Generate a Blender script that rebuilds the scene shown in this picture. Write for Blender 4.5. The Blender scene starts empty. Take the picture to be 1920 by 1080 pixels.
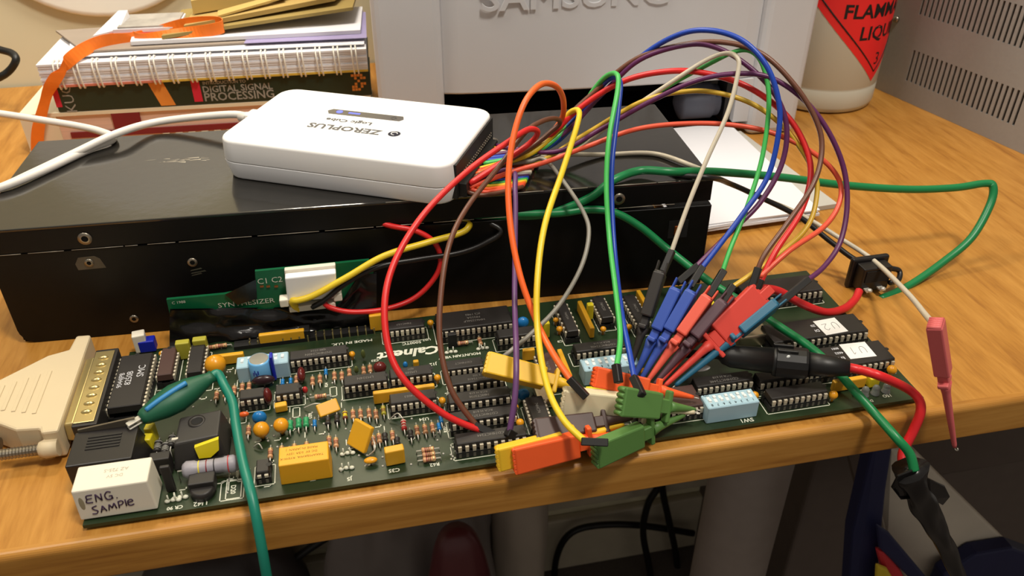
import bpy, bmesh, math, random
from mathutils import Vector, Matrix
random.seed(7)
S = .01                                   # all numbers below are centimetres
V = Vector
scn = bpy.context.scene
col = scn.collection

# ------------------------------------------------------------------ camera
CAM = V((11.0, -22.9, 24.2)); YAW, PIT, FPX = .206, .593, 1568.
FW = V((math.sin(YAW)*math.cos(PIT), math.cos(YAW)*math.cos(PIT), -math.sin(PIT)))
RT = V((math.cos(YAW), -math.sin(YAW), 0)); UP = RT.cross(FW)
cd = bpy.data.cameras.new('camera'); cam = bpy.data.objects.new('camera', cd); col.objects.link(cam)
m3 = Matrix((RT, UP, -FW)).transposed()
cam.matrix_world = Matrix.Translation(CAM*S) @ m3.to_4x4()
cd.sensor_width = 36; cd.lens = FPX/1920*36; cd.clip_start = .01; cd.clip_end = 50
cd.dof.use_dof = True; cd.dof.focus_distance = .37; cd.dof.aperture_fstop = 24
scn.camera = cam

# ------------------------------------------------------------------ light
w = bpy.data.worlds.new('room_light'); scn.world = w; w.use_nodes = True
bg = w.node_tree.nodes['Background']; bg.inputs[0].default_value = (1, .9, .78, 1); bg.inputs[1].default_value = .26
def area(name, loc, target, size, power, colr):
    l = bpy.data.lights.new(name, 'AREA'); l.size = size*S; l.energy = power; l.color = colr; l.shape = 'DISK'
    o = bpy.data.objects.new(name, l); col.objects.link(o); o.location = V(loc)*S
    o.rotation_euler = (V(target)-V(loc)).to_track_quat('-Z', 'Y').to_euler(); return o
area('ceiling_lamp', (50, -38, 150), (20, 8, 0), 26, 18.5, (1, .93, .82))
area('ceiling_lamp_far', (-60, 0, 160), (5, 30, 0), 40, 9, (1, .93, .82))
area('wall_fill_light', (8, 34, 62), (8, 49, 40), 14, 3.4, (1, .92, .8))  # added unseen light, brightens the back wall that the lid reflects
vs = scn.view_settings; vs.view_transform = 'Standard'; vs.look = 'None'; vs.exposure = -.12; vs.gamma = 1; vs.use_curve_mapping = False

# ------------------------------------------------------------------ pixel helpers (a point on a known real plane)
def ray(u, v): return FW + RT*((u-960)/FPX) - UP*((v-540)/FPX)
def atz(u, v, z): d = ray(u, v); return CAM + d*((z-CAM.z)/d.z)
def aty(u, v, y): d = ray(u, v); return CAM + d*((y-CAM.y)/d.y)

# ------------------------------------------------------------------ materials
def lin(c):
    def f(x):
        x /= 255
        return x/12.92 if x <= .04045 else ((x+.055)/1.055)**2.4
    return (f(c[0]), f(c[1]), f(c[2]), 1)
MATS = {}
def mat(name, rgb, rough=.5, metal=0, var=.12, scale=60, bump=0, spec=.5, trans=0, emit=0, stretch=None, alpha=1):
    if name in MATS: return MATS[name]
    m = bpy.data.materials.new(name); m.use_nodes = True; N = m.node_tree.nodes; L = m.node_tree.links
    b = N['Principled BSDF']; c = lin(rgb)
    tc = N.new('ShaderNodeTexCoord'); mp = N.new('ShaderNodeMapping'); L.new(tc.outputs['Object'], mp.inputs[0])
    mp.inputs['Scale'].default_value = stretch or (1, 1, 1)
    nz = N.new('ShaderNodeTexNoise'); nz.inputs['Scale'].default_value = scale; nz.inputs['Detail'].default_value = 4
    L.new(mp.outputs[0], nz.inputs['Vector'])
    mx = N.new('ShaderNodeMix'); mx.data_type = 'RGBA'
    mx.inputs['A'].default_value = tuple(x*(1-var) for x in c[:3])+(1,); mx.inputs['B'].default_value = tuple(min(1, x*(1+var)) for x in c[:3])+(1,)
    L.new(nz.outputs['Fac'], mx.inputs['Factor']); L.new(mx.outputs['Result'], b.inputs['Base Color'])
    b.inputs['Roughness'].default_value = rough; b.inputs['Metallic'].default_value = metal
    b.inputs['Specular IOR Level'].default_value = spec; b.inputs['Transmission Weight'].default_value = trans
    b.inputs['Alpha'].default_value = alpha
    if emit:
        b.inputs['Emission Color'].default_value = c; b.inputs['Emission Strength'].default_value = emit
    if bump:
        bp = N.new('ShaderNodeBump'); bp.inputs['Strength'].default_value = bump; bp.inputs['Distance'].default_value = .001
        L.new(nz.outputs['Fac'], bp.inputs['Height']); L.new(bp.outputs[0], b.inputs['Normal'])
    MATS[name] = m; return m
def wood(name, axis):
    m = bpy.data.materials.new(name); m.use_nodes = True; N = m.node_tree.nodes; L = m.node_tree.links
    b = N['Principled BSDF']; tc = N.new('ShaderNodeTexCoord'); mp = N.new('ShaderNodeMapping')
    L.new(tc.outputs['Object'], mp.inputs[0])
    mp.inputs['Scale'].default_value = (1.0, .12, 1) if axis == 'y' else (.07, 1, 1)
    n1 = N.new('ShaderNodeTexNoise'); n1.inputs['Scale'].default_value = 130; n1.inputs['Detail'].default_value = 6; n1.inputs['Distortion'].default_value = .6
    n2 = N.new('ShaderNodeTexNoise'); n2.inputs['Scale'].default_value = 650; n2.inputs['Detail'].default_value = 3
    L.new(mp.outputs[0], n1.inputs['Vector']); L.new(mp.outputs[0], n2.inputs['Vector'])
    ad = N.new('ShaderNodeMath'); ad.operation = 'MULTIPLY_ADD'; ad.inputs[1].default_value = .45
    L.new(n2.outputs['Fac'], ad.inputs[0]); L.new(n1.outputs['Fac'], ad.inputs[2])
    r = N.new('ShaderNodeValToRGB'); L.new(ad.outputs[0], r.inputs[0])
    e = r.color_ramp.elements; e[0].position = .42; e[0].color = lin((146, 94, 36)); e[1].position = 1.0; e[1].color = lin((196, 142, 68))
    x = r.color_ramp.elements.new(.66); x.color = lin((174, 120, 50))
    L.new(r.outputs[0], b.inputs['Base Color']); b.inputs['Roughness'].default_value = .36; b.inputs['Specular IOR Level'].default_value = .4
    bp = N.new('ShaderNodeBump'); bp.inputs['Strength'].default_value = .08; bp.inputs['Distance'].default_value = .0005
    L.new(ad.outputs[0], bp.inputs['Height']); L.new(bp.outputs[0], b.inputs['Normal'])
    MATS[name] = m; return m
K = dict(
 woodtop=wood('desk_veneer', 'y'), woodlip=wood('desk_lipping', 'x'),
 wall=mat('wall_paint', (216, 208, 176), .9, var=.04, scale=8), floor=mat('floor_carpet', (92, 84, 78), .95, var=.3, scale=300, bump=.4),
 skirt=mat('skirting_paint', (190, 180, 158), .5), black=mat('black_enamel', (13, 12, 12), .4, var=.3, scale=200, bump=.04, spec=.22),
 lid=mat('black_enamel_top', (30, 28, 25), .13, spec=1.0, var=.3, scale=200, bump=.05), bare=mat('bare_metal', (150, 142, 128), .35, .9, var=.4, scale=150),
 dark=mat('dark_void', (8, 7, 7), .8), white=mat('white_plastic', (238, 237, 236), .5, var=.02, spec=.35), whiteedge=mat('white_plastic_low', (230, 230, 232), .4, var=.02),
 printer=mat('printer_plastic', (203, 203, 206), .55, var=.03, scale=20, bump=.05), pdark=mat('printer_black', (26, 25, 26), .5), proll=mat('roller_rubber', (74, 76, 88), .55),
 paper=mat('white_paper', (226, 225, 229), .85, var=.02), card=mat('grey_card', (186, 182, 172), .85), cream=mat('cream_paper', (226, 214, 184), .8, var=.06),
 pages=mat('pink_pages', (222, 186, 166), .8, var=.2, scale=30, stretch=(.1, .1, 40)), dkred=mat('dark_red_cover', (122, 24, 34), .5), grncover=mat('dark_green_cover', (26, 44, 32), .4, var=.25, scale=30),
 crimson=mat('crimson_print', (206, 30, 60), .5), greytext=mat('grey_print', (150, 148, 140), .5), orangeprint=mat('orange_print', (226, 140, 56), .5),
 ribbon=mat('orange_ribbon', (236, 118, 28), .45, var=.15, scale=150), buff=mat('buff_envelope', (188, 160, 92), .8, var=.1, scale=20), taupe=mat('taupe_card', (150, 136, 122), .8), purplep=mat('violet_paper', (150, 140, 180), .8),
 wirewhite=mat('white_coil', (232, 228, 216), .4), bottle=mat('cloudy_plastic', (206, 205, 190), .35, var=.04, scale=20), redlabel=mat('red_label', (240, 40, 40), .5, var=.05), blackprint=mat('black_print', (20, 16, 16), .6),
 instr=mat('grey_metal_paint', (152, 150, 146), .5, var=.06, scale=400, bump=.1), rubber=mat('black_rubber', (16, 15, 15), .45),
 whitecable=mat('white_cable', (226, 220, 212), .42, var=.03), pcb=mat('green_soldermask', (34, 50, 28), .34, var=.3, scale=90, bump=.1), pcb2=mat('bright_green_board', (16, 96, 58), .35, var=.15),
 silk=mat('white_silkscreen', (214, 214, 196), .6), chip=mat('black_epoxy', (36, 32, 30), .5, var=.15, scale=200), chipb=mat('brown_ceramic', (72, 48, 42), .55), chiptext=mat('grey_chip_print', (120, 116, 110), .6), chiptextw=mat('white_chip_print', (200, 200, 204), .6),
 pin=mat('tinned_pin', (216, 206, 184), .3, .25, var=.15), sock=mat('black_socket', (20, 18, 17), .55), solder=mat('solder', (206, 202, 190), .3, .35, var=.2),
 dip=mat('pale_blue_plastic', (160, 192, 206), .5, var=.05), dipw=mat('white_actuator', (226, 230, 228), .4), yel=mat('amber_epoxy', (222, 152, 28), .3, var=.125), yelb=mat('amber_box', (222, 164, 34), .4, var=.06), brty=mat('bright_yellow_plastic', (222, 204, 36), .4), olive=mat('olive_plastic', (168, 160, 48), .5),
 resb=mat('beige_resistor', (196, 146, 104), .45, var=.125), band=mat('brown_band', (112, 56, 34), .5), greenb=mat('green_choke', (46, 146, 92), .4), blueb=mat('blue_epoxy', (26, 112, 178), .3), navy=mat('navy_film', (24, 36, 170), .4), skyb=mat('sky_blue_sleeve', (110, 178, 228), .4), alu=mat('aluminium', (190, 190, 186), .3, .9),
 maroon=mat('maroon_epoxy', (94, 28, 26), .25), plum=mat('plum_epoxy', (48, 28, 34), .25), redb=mat('red_epoxy', (180, 44, 44), .3), orangeb=mat('orange_epoxy', (226, 96, 34), .35), greyres=mat('grey_resistor', (150, 146, 154), .45), olivec=mat('olive_green_epoxy', (88, 98, 48), .4),
 relay=mat('white_relay', (230, 222, 204), .5, var=.03), ink=mat('marker_ink', (54, 30, 62), .7), yrelay=mat('yellow_relay', (228, 166, 28), .45, var=.04), yprint=mat('brown_relay_print', (150, 100, 20), .6),
 beige=mat('beige_plastic', (206, 188, 154), .55, var=.04), gold=mat('zinc_shell', (206, 186, 130), .3, .8, var=.15), jack=mat('black_jack', (26, 23, 24), .4), core=mat('ferrite_core', (50, 47, 45), .5, var=.2), sticker=mat('yellow_sticker', (226, 206, 24), .5), paperlab=mat('white_sticker', (236, 234, 230), .7), pencil=mat('pencil_mark', (96, 92, 90), .7),
 silver=mat('crystal_can', (178, 164, 140), .25, .9, var=.125), clear=mat('clear_led', (220, 226, 216), .1, trans=.8), tape=mat('black_tape', (22, 20, 20), .22, var=.4, scale=40, bump=.4),
 tealins=mat('teal_wire', (16, 120, 100), .4), crocg=mat('green_sleeve', (14, 84, 58), .5), crocblue=mat('blue_sleeve_mark', (48, 132, 190), .45), leg=mat('grey_desk_leg', (148, 136, 128), .5),
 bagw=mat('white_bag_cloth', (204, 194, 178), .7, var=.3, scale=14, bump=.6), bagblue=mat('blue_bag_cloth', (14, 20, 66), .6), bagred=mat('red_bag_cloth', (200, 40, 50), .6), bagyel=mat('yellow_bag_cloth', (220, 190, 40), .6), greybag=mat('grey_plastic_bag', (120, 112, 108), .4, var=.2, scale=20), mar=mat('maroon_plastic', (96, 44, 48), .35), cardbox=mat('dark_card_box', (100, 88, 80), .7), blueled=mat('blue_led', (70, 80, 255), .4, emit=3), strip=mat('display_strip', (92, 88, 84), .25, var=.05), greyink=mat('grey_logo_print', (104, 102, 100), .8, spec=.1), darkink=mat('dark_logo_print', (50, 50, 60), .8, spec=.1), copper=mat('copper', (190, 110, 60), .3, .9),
)
WC = dict(red=(214, 34, 34), brown=(104, 62, 44), orange=(244, 104, 40), yellow=(232, 200, 44), purple=(98, 62, 110), grey=(140, 136, 126), lgreen=(70, 184, 88), blue=(24, 66, 170), violet=(92, 36, 84), orangered=(226, 84, 56), white=(206, 196, 176), dgreen=(14, 120, 66), black=(24, 22, 22), crimson=(188, 24, 44), dkyellow=(206, 168, 50), teal=(30, 96, 126), pink=(206, 96, 96), cgreen=(84, 126, 62), creamc=(222, 210, 176), clipred=(214, 66, 54), clipblue=(52, 82, 170), clipblack=(48, 44, 42), clipplum=(82, 56, 66), cliporange=(240, 92, 36), clipyel=(236, 188, 40), clipbrown=(70, 50, 46), coral=(226, 92, 72), thickred=(208, 30, 36))
def wm(n): return mat('insulation_'+n, WC[n], .38, var=.05)
def cm(n): return mat('clip_plastic_'+n, WC[n], .48, var=.06, scale=120)

# ------------------------------------------------------------------ mesh builder
class MB:
    def __init__(s): s.v = []; s.f = []; s.mi = []; s.cur = 0; s.sm = False; s.fs = []
    def mat(s, i): s.cur = i; return s
    def add(s, vs, fs, smooth=False):
        o = len(s.v); s.v += [V(p) for p in vs]
        for f in fs: s.f.append([o+i for i in f]); s.mi.append(s.cur); s.fs.append(smooth)
        return s
    def prism(s, bot, top):
        n = len(bot)
        s.add(list(bot)+list(top), [list(range(n))[::-1], list(range(n, 2*n))]+[[i, (i+1) % n, n+(i+1) % n, n+i] for i in range(n)]); return s
    def box(s, a, b):                      # axis-aligned, two corners
        x0, y0, z0 = [min(p, q) for p, q in zip(a, b)]; x1, y1, z1 = [max(p, q) for p, q in zip(a, b)]
        return s.prism([(x0, y0, z0), (x1, y0, z0), (x1, y1, z0), (x0, y1, z0)], [(x0, y0, z1), (x1, y0, z1), (x1, y1, z1), (x0, y1, z1)])
    def obox(s, c, ax, ay, az, sx, sy, sz, taper=0):   # oriented box centred at c
        c = V(c); P = []
        for kz, t in ((-.5, 1), (.5, 1-taper)):
            for kx, ky in ((-.5, -.5), (.5, -.5), (.5, .5), (-.5, .5)): P.append(c+ax*(kx*sx*t)+ay*(ky*sy*t)+az*(kz*sz))
        return s.prism(P[:4], P[4:])
    def lathe(s, p0, axis, prof, n=16, smooth=True, caps=True, sq=(1, 1), ref=None):
        p0 = V(p0); a = V(axis).normalized()
        r = V(ref) if ref else (V((0, 0, 1)) if abs(a.z) < .9 else V((1, 0, 0)))
        x = (r - a*r.dot(a)).normalized(); y = a.cross(x); P = []; F = []
        for t, rad in prof:
            for i in range(n):
                q = 2*math.pi*i/n; P.append(p0+a*t+x*(rad*sq[0]*math.cos(q))+y*(rad*sq[1]*math.sin(q)))
        for k in range(len(prof)-1):
            for i in range(n): F.append([k*n+i, k*n+(i+1) % n, (k+1)*n+(i+1) % n, (k+1)*n+i])
        s.add(P, F, smooth)
        if caps:
            o = len(s.v)-len(P); m = len(prof)
            for k in (0, m-1):
                if prof[k][1] > 1e-4:
                    ids = [o+k*n+i for i in range(n)]; s.f.append(ids if k else ids[::-1]); s.mi.append(s.cur); s.fs.append(False)
        return s
    def ell(s, c, rx, ry, rz, n=14, m=8, M=None):
        c = V(c); P = []; F = []
        for k in range(m+1):
            t = math.pi*k/m
            for i in range(n):
                q = 2*math.pi*i/n; p = V((rx*math.sin(t)*math.cos(q), ry*math.sin(t)*math.sin(q), rz*math.cos(t)))
                P.append(c+(M @ p if M else p))
        for k in range(m):
            for i in range(n): F.append([k*n+i, (k+1)*n+i, (k+1)*n+(i+1) % n, k*n+(i+1) % n])
        return s.add(P, F, True)
    def tube(s, pts, r, n=8, sub=6, smooth=True, r2=None, caps=True, rf=None):
        pts = catmull([V(p) for p in pts], sub) if sub > 1 else [V(p) for p in pts]
        N = len(pts); t0 = (pts[1]-pts[0]).normalized()
        x = t0.orthogonal().normalized(); P = []; F = []
        for k in range(N):
            t = (pts[min(k+1, N-1)]-pts[max(k-1, 0)]).normalized()
            x = (x - t*x.dot(t)).normalized(); y = t.cross(x); rr = r if r2 is None else r+(r2-r)*k/(N-1)
            for i in range(n):
                q = 2*math.pi*i/n; r_ = rr*(rf(k, q) if rf else 1); P.append(pts[k]+x*(r_*math.cos(q))+y*(r_*math.sin(q)))
        for k in range(N-1):
            for i in range(n): F.append([k*n+i, k*n+(i+1) % n, (k+1)*n+(i+1) % n, (k+1)*n+i])
        if caps: F += [list(range(n))[::-1], [(N-1)*n+i for i in range(n)]]
        return s.add(P, F, smooth)
    def build(s, name, mats, parent=None, bevel=0, seg=2, origin=None):
        if not isinstance(mats, (list, tuple)): mats = [mats]
        if parent is not None: org = parent['_o'] if '_o' in parent else (0, 0, 0)
        else: org = origin or (0, 0, 0)
        org = V(org)
        me = bpy.data.meshes.new(name); me.from_pydata([tuple((p-org)*S) for p in s.v], [], s.f)
        for m in mats: me.materials.append(m)
        me.polygons.foreach_set('material_index', s.mi); me.polygons.foreach_set('use_smooth', s.fs)
        if bevel:
            bm = bmesh.new(); bm.from_mesh(me); bmesh.ops.remove_doubles(bm, verts=bm.verts, dist=1e-6)
            ed = [e for e in bm.edges if len(e.link_faces) == 2 and e.calc_face_angle(0) > .5]
            bmesh.ops.bevel(bm, geom=ed, offset=bevel*S, segments=seg, affect='EDGES', profile=.5, clamp_overlap=True)
            bm.to_mesh(me); bm.free()
            if seg > 1: me.polygons.foreach_set('use_smooth', [False]*len(me.polygons))
        me.update()
        o = bpy.data.objects.new(name, me); col.objects.link(o)
        if parent is not None:
            o.parent = parent; o['_o'] = tuple(org)
        else: o.location = org*S; o['_o'] = tuple(org)
        return o
def catmull(p, sub):
    out = []; n = len(p)
    for i in range(n-1):
        a, b, c, d = p[max(i-1, 0)], p[i], p[i+1], p[min(i+2, n-1)]
        for k in range(sub):
            t = k/sub
            out.append(.5*((2*b)+(c-a)*t+(2*a-5*b+4*c-d)*t*t+(3*b-a-3*c+d)*t**3))
    out.append(p[-1]); return out
def tag(o, label, cat, group=None, kind=None):
    if label: o['label'] = label
    if cat: o['category'] = cat
    if group: o['group'] = group
    if kind: o['kind'] = kind
    return o
def thing(name, label, cat, origin, group=None):
    o = bpy.data.objects.new(name, None); col.objects.link(o); o.empty_display_size = .01
    o.location = V(origin)*S; o['_o'] = tuple(origin); return tag(o, label, cat, group)
def struct(o): o['kind'] = 'structure'; return o
def text(txt, size, fn, m, parent, name='lettering', shear=0, align='CENTER', sx=1, ext=.01, bold=0):
    """flat lettering; fn(x, y, z) gives the world position in cm"""
    cu = bpy.data.curves.new('t', 'FONT'); cu.body = txt; cu.size = size; cu.align_x = align; cu.align_y = 'CENTER'
    cu.shear = shear; cu.resolution_u = 2; cu.extrude = 0; cu.offset = bold
    ob = bpy.data.objects.new('t', cu); col.objects.link(ob); bpy.context.view_layer.update()
    me = bpy.data.meshes.new_from_object(ob.evaluated_get(bpy.context.evaluated_depsgraph_get()))
    mb = MB(); mb.add([fn(q.co.x*sx, q.co.y, ext) for q in me.vertices], [list(p.vertices) for p in me.polygons])
    bpy.data.objects.remove(ob); bpy.data.curves.remove(cu); bpy.data.meshes.remove(me)
    o = mb.build(name, m, parent); return o
def frame(o, x, y):                        # text frame: origin + right + up vectors
    o, x, y = V(o), V(x).normalized(), V(y).normalized(); z = x.cross(y)
    return lambda a, b, c: o+x*a+y*b+z*c
X, Y, Z = V((1, 0, 0)), V((0, 1, 0)), V((0, 0, 1))

# ================================================================== the setting
WALL_Y = 49
struct(MB().box((-120, WALL_Y, -72), (190, WALL_Y+8, 190)).build('wall_back', K['wall']))
struct(MB().box((-120, -150, -76), (190, WALL_Y, -72)).build('floor', K['floor']))
struct(MB().box((-120, WALL_Y-1.2, -72), (190, WALL_Y, -62)).build('baseboard_back', K['skirt'], bevel=.3))
tk = MB().box((-60, WALL_Y-2.4, -58.5), (150, WALL_Y, -54)).build('trim_1', K['skirt'], bevel=.2); struct(tk)

# ------------------------------------------------------------------ desk
desk = thing('desk', 'oak veneer desk with rounded solid wood front edge holding all the electronics', 'desk', (20, 25, -72))
DX0, DX1, DY0, LIP = -75, 110, -.25, -.62
MB().box((DX0, DY0, -1.95), (DX1, WALL_Y-.3, 0)).build('tabletop', K['woodtop'], desk)
prof = [(DY0, 0)]+[(LIP+.3-.3*math.sin(a), -.3+.3*math.cos(a)) for a in [i*math.pi/12 for i in range(7)]]+[(LIP+.12-.12*math.cos(a), -1.83-.12*math.sin(a)) for a in [i*math.pi/12 for i in range(7)]]+[(DY0, -1.95)]
MB().prism([(DX0, y, z) for y, z in prof], [(DX1, y, z) for y, z in prof]).build('front_lipping', K['woodlip'], desk)
mb = MB(); mb.lathe((39, 19, -72), Z, [(0, 3.1), (70.05, 3.1)], 24); mb.build('leg', K['leg'], desk)
mb = MB(); mb.lathe((-60, 19, -72), Z, [(0, 3.1), (70.05, 3.1)], 24); mb.build('leg', K['leg'], desk)
MB().box((-62, 18, -5), (41, 20, -1.96)).build('rail', K['leg'], desk, bevel=.2)

# ------------------------------------------------------------------ black chassis box
P0 = V((-5.2, 12.36, 0)); A = -.0505
BX = V((math.cos(A), math.sin(A), 0)); BY = V((-math.sin(A), math.cos(A), 0))
def bp(s, d, z): return P0+BX*s+BY*d+Z*z
def bbox(mb, s0, s1, d0, d1, z0, z1):
    return mb.prism([bp(s0, d0, z0), bp(s1, d0, z0), bp(s1, d1, z0), bp(s0, d1, z0)], [bp(s0, d0, z1), bp(s1, d0, z1), bp(s1, d1, z1), bp(s0, d1, z1)])
BL, BD, BH = 33.35, 9.55, 6.12
box = thing('equipment_case', 'scuffed black metal equipment case with a loose lid behind the circuit board', 'case', tuple(bp(BL/2, BD/2, 0)))
R = .75                                    # the front panel has rounded lower corners
fp = [(R-R*math.sin(a), R-R*math.cos(a)) for a in [i*math.pi/10 for i in range(6)]]
out = [(s, z) for s, z in reversed(fp)]
out = [(0, 4.85)]+[(R-R*math.cos(a), R-R*math.sin(a)) for a in [i*math.pi/10 for i in range(6)]]+[(BL-.05, 0), (BL-.05, 4.62), (BL-.4, 4.62)]
mb = MB(); mb.prism([bp(s, 0, z) for s, z in out], [bp(s, .16, z) for s, z in out]); mb.build('front_panel', K['black'], box, bevel=.03, seg=1)
mb = MB(); bbox(mb, .1, BL-.1, BD-.2, BD-.04, .02, 4.8); mb.build('back_panel', K['black'], box)
mb = MB(); bbox(mb, .1, BL-.1, .16, BD-.2, .02, .18); mb.build('bottom_panel', K['black'], box)
mb = MB(); bbox(mb, .05, .2, .16, BD-.2, .1, 4.8); mb.build('end_panel', K['black'], box)
mb = MB(); bbox(mb, BL-2.2, BL-.06, .16, 1.2, 4.5, 4.62); mb.build('flange', K['black'], box)
mb = MB(); bbox(mb, -.25, BL-.2, -.06, BD, BH-.18, BH); mb.build('lid', K['lid'], box, bevel=.06)
mb = MB(); bbox(mb, -.25, BL-.2, -.06, .1, 4.92, BH-.15); bbox(mb, -.25, BL-.2, BD-.14, BD, 4.92, BH-.15); bbox(mb, -.25, -.1, .1, BD-.14, 4.92, BH-.15); mb.build('lid_skirt', K['black'], box)
# worn silver line along the panel's top edge and the lid's front edge
def wear(name, z, d, spans, r):
    mb = MB()
    for s0, s1 in spans: mb.tube([bp(s0, d, z), bp(s1, d, z)], r, 5, 1)
    o = mb.build(name, mat('worn_silver', (176, 168, 152), .4, .3, var=.4, scale=150), box); o['kind'] = 'stuff'; return o
random.seed(3)
def spans(a, b, gap):
    o = []; s = a
    while s < b:
        L = random.uniform(.5, 3.2); o.append((s, min(b, s+L))); s += L+random.uniform(.05, gap)
    return o
wear('worn_edge', 4.85, -.035, spans(.3, BL-2, .5), .018)
wear('worn_edge', BH-.035, -.035, spans(17.5, 31.5, .5), .02)
wear('worn_edge', BH-.03, .0, [(1.2, 1.3), (6.0, 6.06), (11.4, 11.5), (2, 2.05)], .025)
def ring(s, z, r, d=0, hole=.5):
    mb = MB(); c = bp(s, d, z)
    mb.lathe(c-BY*.05, BY, [(.0, r*hole), (0, r), (.06, r)], 16, caps=False); mb.build('rivet', K['bare'], box)
    mb = MB(); mb.lathe(c-BY*.035, BY, [(0, r*hole)], 16); mb.lathe(c-BY*.03, BY, [(0, r*hole), (.02, r*hole)], 16); mb.build('rivet_hole', K['dark'], box)
ring(4.28, 5.4, .3, -.06); ring(4.1, 4.12, .2); ring(8.5, 3.72, .22); ring(5.25, .88, .2); ring(28.52, 5.38, .3, -.06)
mb = MB(); mb.prism([bp(s, -.012, z) for s, z in [(3.55, 3.78), (4.75, 3.8), (4.6, 4.3), (4.4, 4.45), (3.7, 4.42), (3.5, 4.1)]], [bp(s, .01, z) for s, z in [(3.55, 3.78), (4.75, 3.8), (4.6, 4.3), (4.4, 4.45), (3.7, 4.42), (3.5, 4.1)]]); mb.build('bare_patch', mat('scuffed_metal', (92, 86, 76), .5, .6, var=.3), box)
mb = MB()
for z, w_ in ((3.25, .55), (3.1, .7), (2.98, .5)): mb.prism([bp(8.3, -.01, z), bp(8.3+w_, -.01, z+.08), bp(8.25+w_, -.01, z+.14), bp(8.35, -.01, z+.05)], [bp(8.3, .01, z), bp(8.3+w_, .01, z+.08), bp(8.25+w_, .01, z+.14), bp(8.35, .01, z+.05)])
mb.build('scratch', K['bare'], box)
mb = MB()
for i in range(26):
    s = 5.6+random.uniform(0, 3.2); d = 6.0+random.gauss(0, .12)-(s-7)*.02; L = random.uniform(.2, .6)
    mb.prism([bp(s, d, BH), bp(s+L, d+random.gauss(0, .08), BH), bp(s+L*.5, d+.03, BH)], [bp(s, d, BH+.004), bp(s+L, d+.01, BH+.004), bp(s+L*.5, d+.03, BH+.004)])
mb.build('lid_scratches', mat('scratch_white', (150, 142, 128), .7), box)
mb = MB(); bbox(mb, 31.2, 32.2, -.02, .02, 2.9, 3.9); mb.build('latch_plate', K['dark'], box)
mb = MB(); bbox(mb, 31.5, 31.8, -.08, .02, 3.1, 3.6); mb.build('latch', K['copper'], box, bevel=.04)
mb = MB(); mb.lathe(bp(23.2, 5.9, BH), Z, [(0, .33), (.05, .33), (.1, .2), (.1, 0)], 14); mb.build('rivet', K['bare'], box)

# ------------------------------------------------------------------ white logic analyser
CA = math.radians(-27.2); CC = V((11.55, 15.9, 0)); CX = V((math.cos(CA), math.sin(CA), 0)); CY = V((-math.sin(CA), math.cos(CA), 0))
CL, CW, CZ0, CZ1 = 11.7, 7.1, BH+.02, 8.15
def cp(x, y, z): return CC+CX*x+CY*y+Z*z
def rrect(L, W, r, n=6):
    o = []
    for (sx, sy, a0) in ((1, 1, 0), (-1, 1, 90), (-1, -1, 180), (1, -1, 270)):
        for i in range(n+1):
            a = math.radians(a0+90*i/n); o.append((sx*(L/2-r)+r*math.cos(a), sy*(W/2-r)+r*math.sin(a)))
    return o
def shell(mb, z0, z1, inset0, inset1, rb, rt):   # rounded slab with soft top/bottom edges
    rings = []
    for i in range(5): a = i*math.pi/8; rings.append((z0+rb-rb*math.cos(a), inset0+rb-rb*math.sin(a)))
    for i in range(5): a = i*math.pi/8; rings.append((z1-rt+rt*math.sin(a), inset1+rt-rt*math.cos(a)))
    P = []; F = []; n = None
    for z, ins in rings:
        q = rrect(CL-2*ins, CW-2*ins, .95-ins*.5); n = len(q); P += [cp(x, y, z) for x, y in q]
    for k in range(len(rings)-1):
        for i in range(n): F.append([k*n+i, k*n+(i+1) % n, (k+1)*n+(i+1) % n, (k+1)*n+i])
    mb.add(P, F, True); mb.add([], [])
    o = len(mb.v)-len(P); mb.f += [[o+i for i in range(n)][::-1], [o+(len(rings)-1)*n+i for i in range(n)]]; mb.mi += [mb.cur]*2; mb.fs += [False]*2
cube = thing('logic_analyser', 'white plastic logic analyser box with rounded corners lying on the black case', 'logic analyser', tuple(cp(0, 0, CZ0)))
mb = MB(); shell(mb, CZ0, CZ0+.92, .16, 0, .12, .03); mb.build('bottom_shell', K['whiteedge'], cube)
mb = MB(); shell(mb, CZ0+.95, CZ1, 0, .05, .03, .16); mb.build('top_shell', K['white'], cube)
mb = MB(); shell(mb, CZ0+.9, CZ0+.97, .05, .05, .01, .01); mb.build('seam', K['card'], cube)
mb = MB(); mb.prism([cp(x, y, CZ1-.02) for x, y in [(-2.0, .75), (1.75, .75), (1.9, 1.0), (1.75, 1.35), (-2.0, 1.35), (-2.2, 1.1)]], [cp(x, y, CZ1+.01) for x, y in [(-2.0, .75), (1.75, .75), (1.9, 1.0), (1.75, 1.35), (-2.0, 1.35), (-2.2, 1.1)]])
strip = mb.build('display_strip', K['strip'], cube)
mb = MB(); mb.lathe(cp(-1.55, 1.08, CZ1+.005), Z, [(0, .16), (.012, .16)], 14); mb.build('status_light', K['blueled'], strip)
mb = MB(); mb.prism([cp(-1.05, 1.02, CZ1+.005), cp(-.45, 1.02, CZ1+.005), cp(-.45, 1.14, CZ1+.005), cp(-1.05, 1.14, CZ1+.005)], [cp(-1.05, 1.02, CZ1+.016), cp(-.45, 1.02, CZ1+.016), cp(-.45, 1.14, CZ1+.016), cp(-1.05, 1.14, CZ1+.016)]); mb.build('status_light', K['blueled'], strip)
mb = MB(); mb.tube([cp(1.35+a, 1.05+b, CZ1+.015) for a, b in [(0, -.16), (.16, 0), (0, .16), (-.16, 0), (0, -.16)]], .02, 4, 1); mb.build('button_mark', K['greyink'], strip)
text('ZEROPLUS', .72, frame(cp(-.45, -.75, CZ1), -CX, -CY), K['greyink'], cube, sx=1.1, bold=.02)
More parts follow.
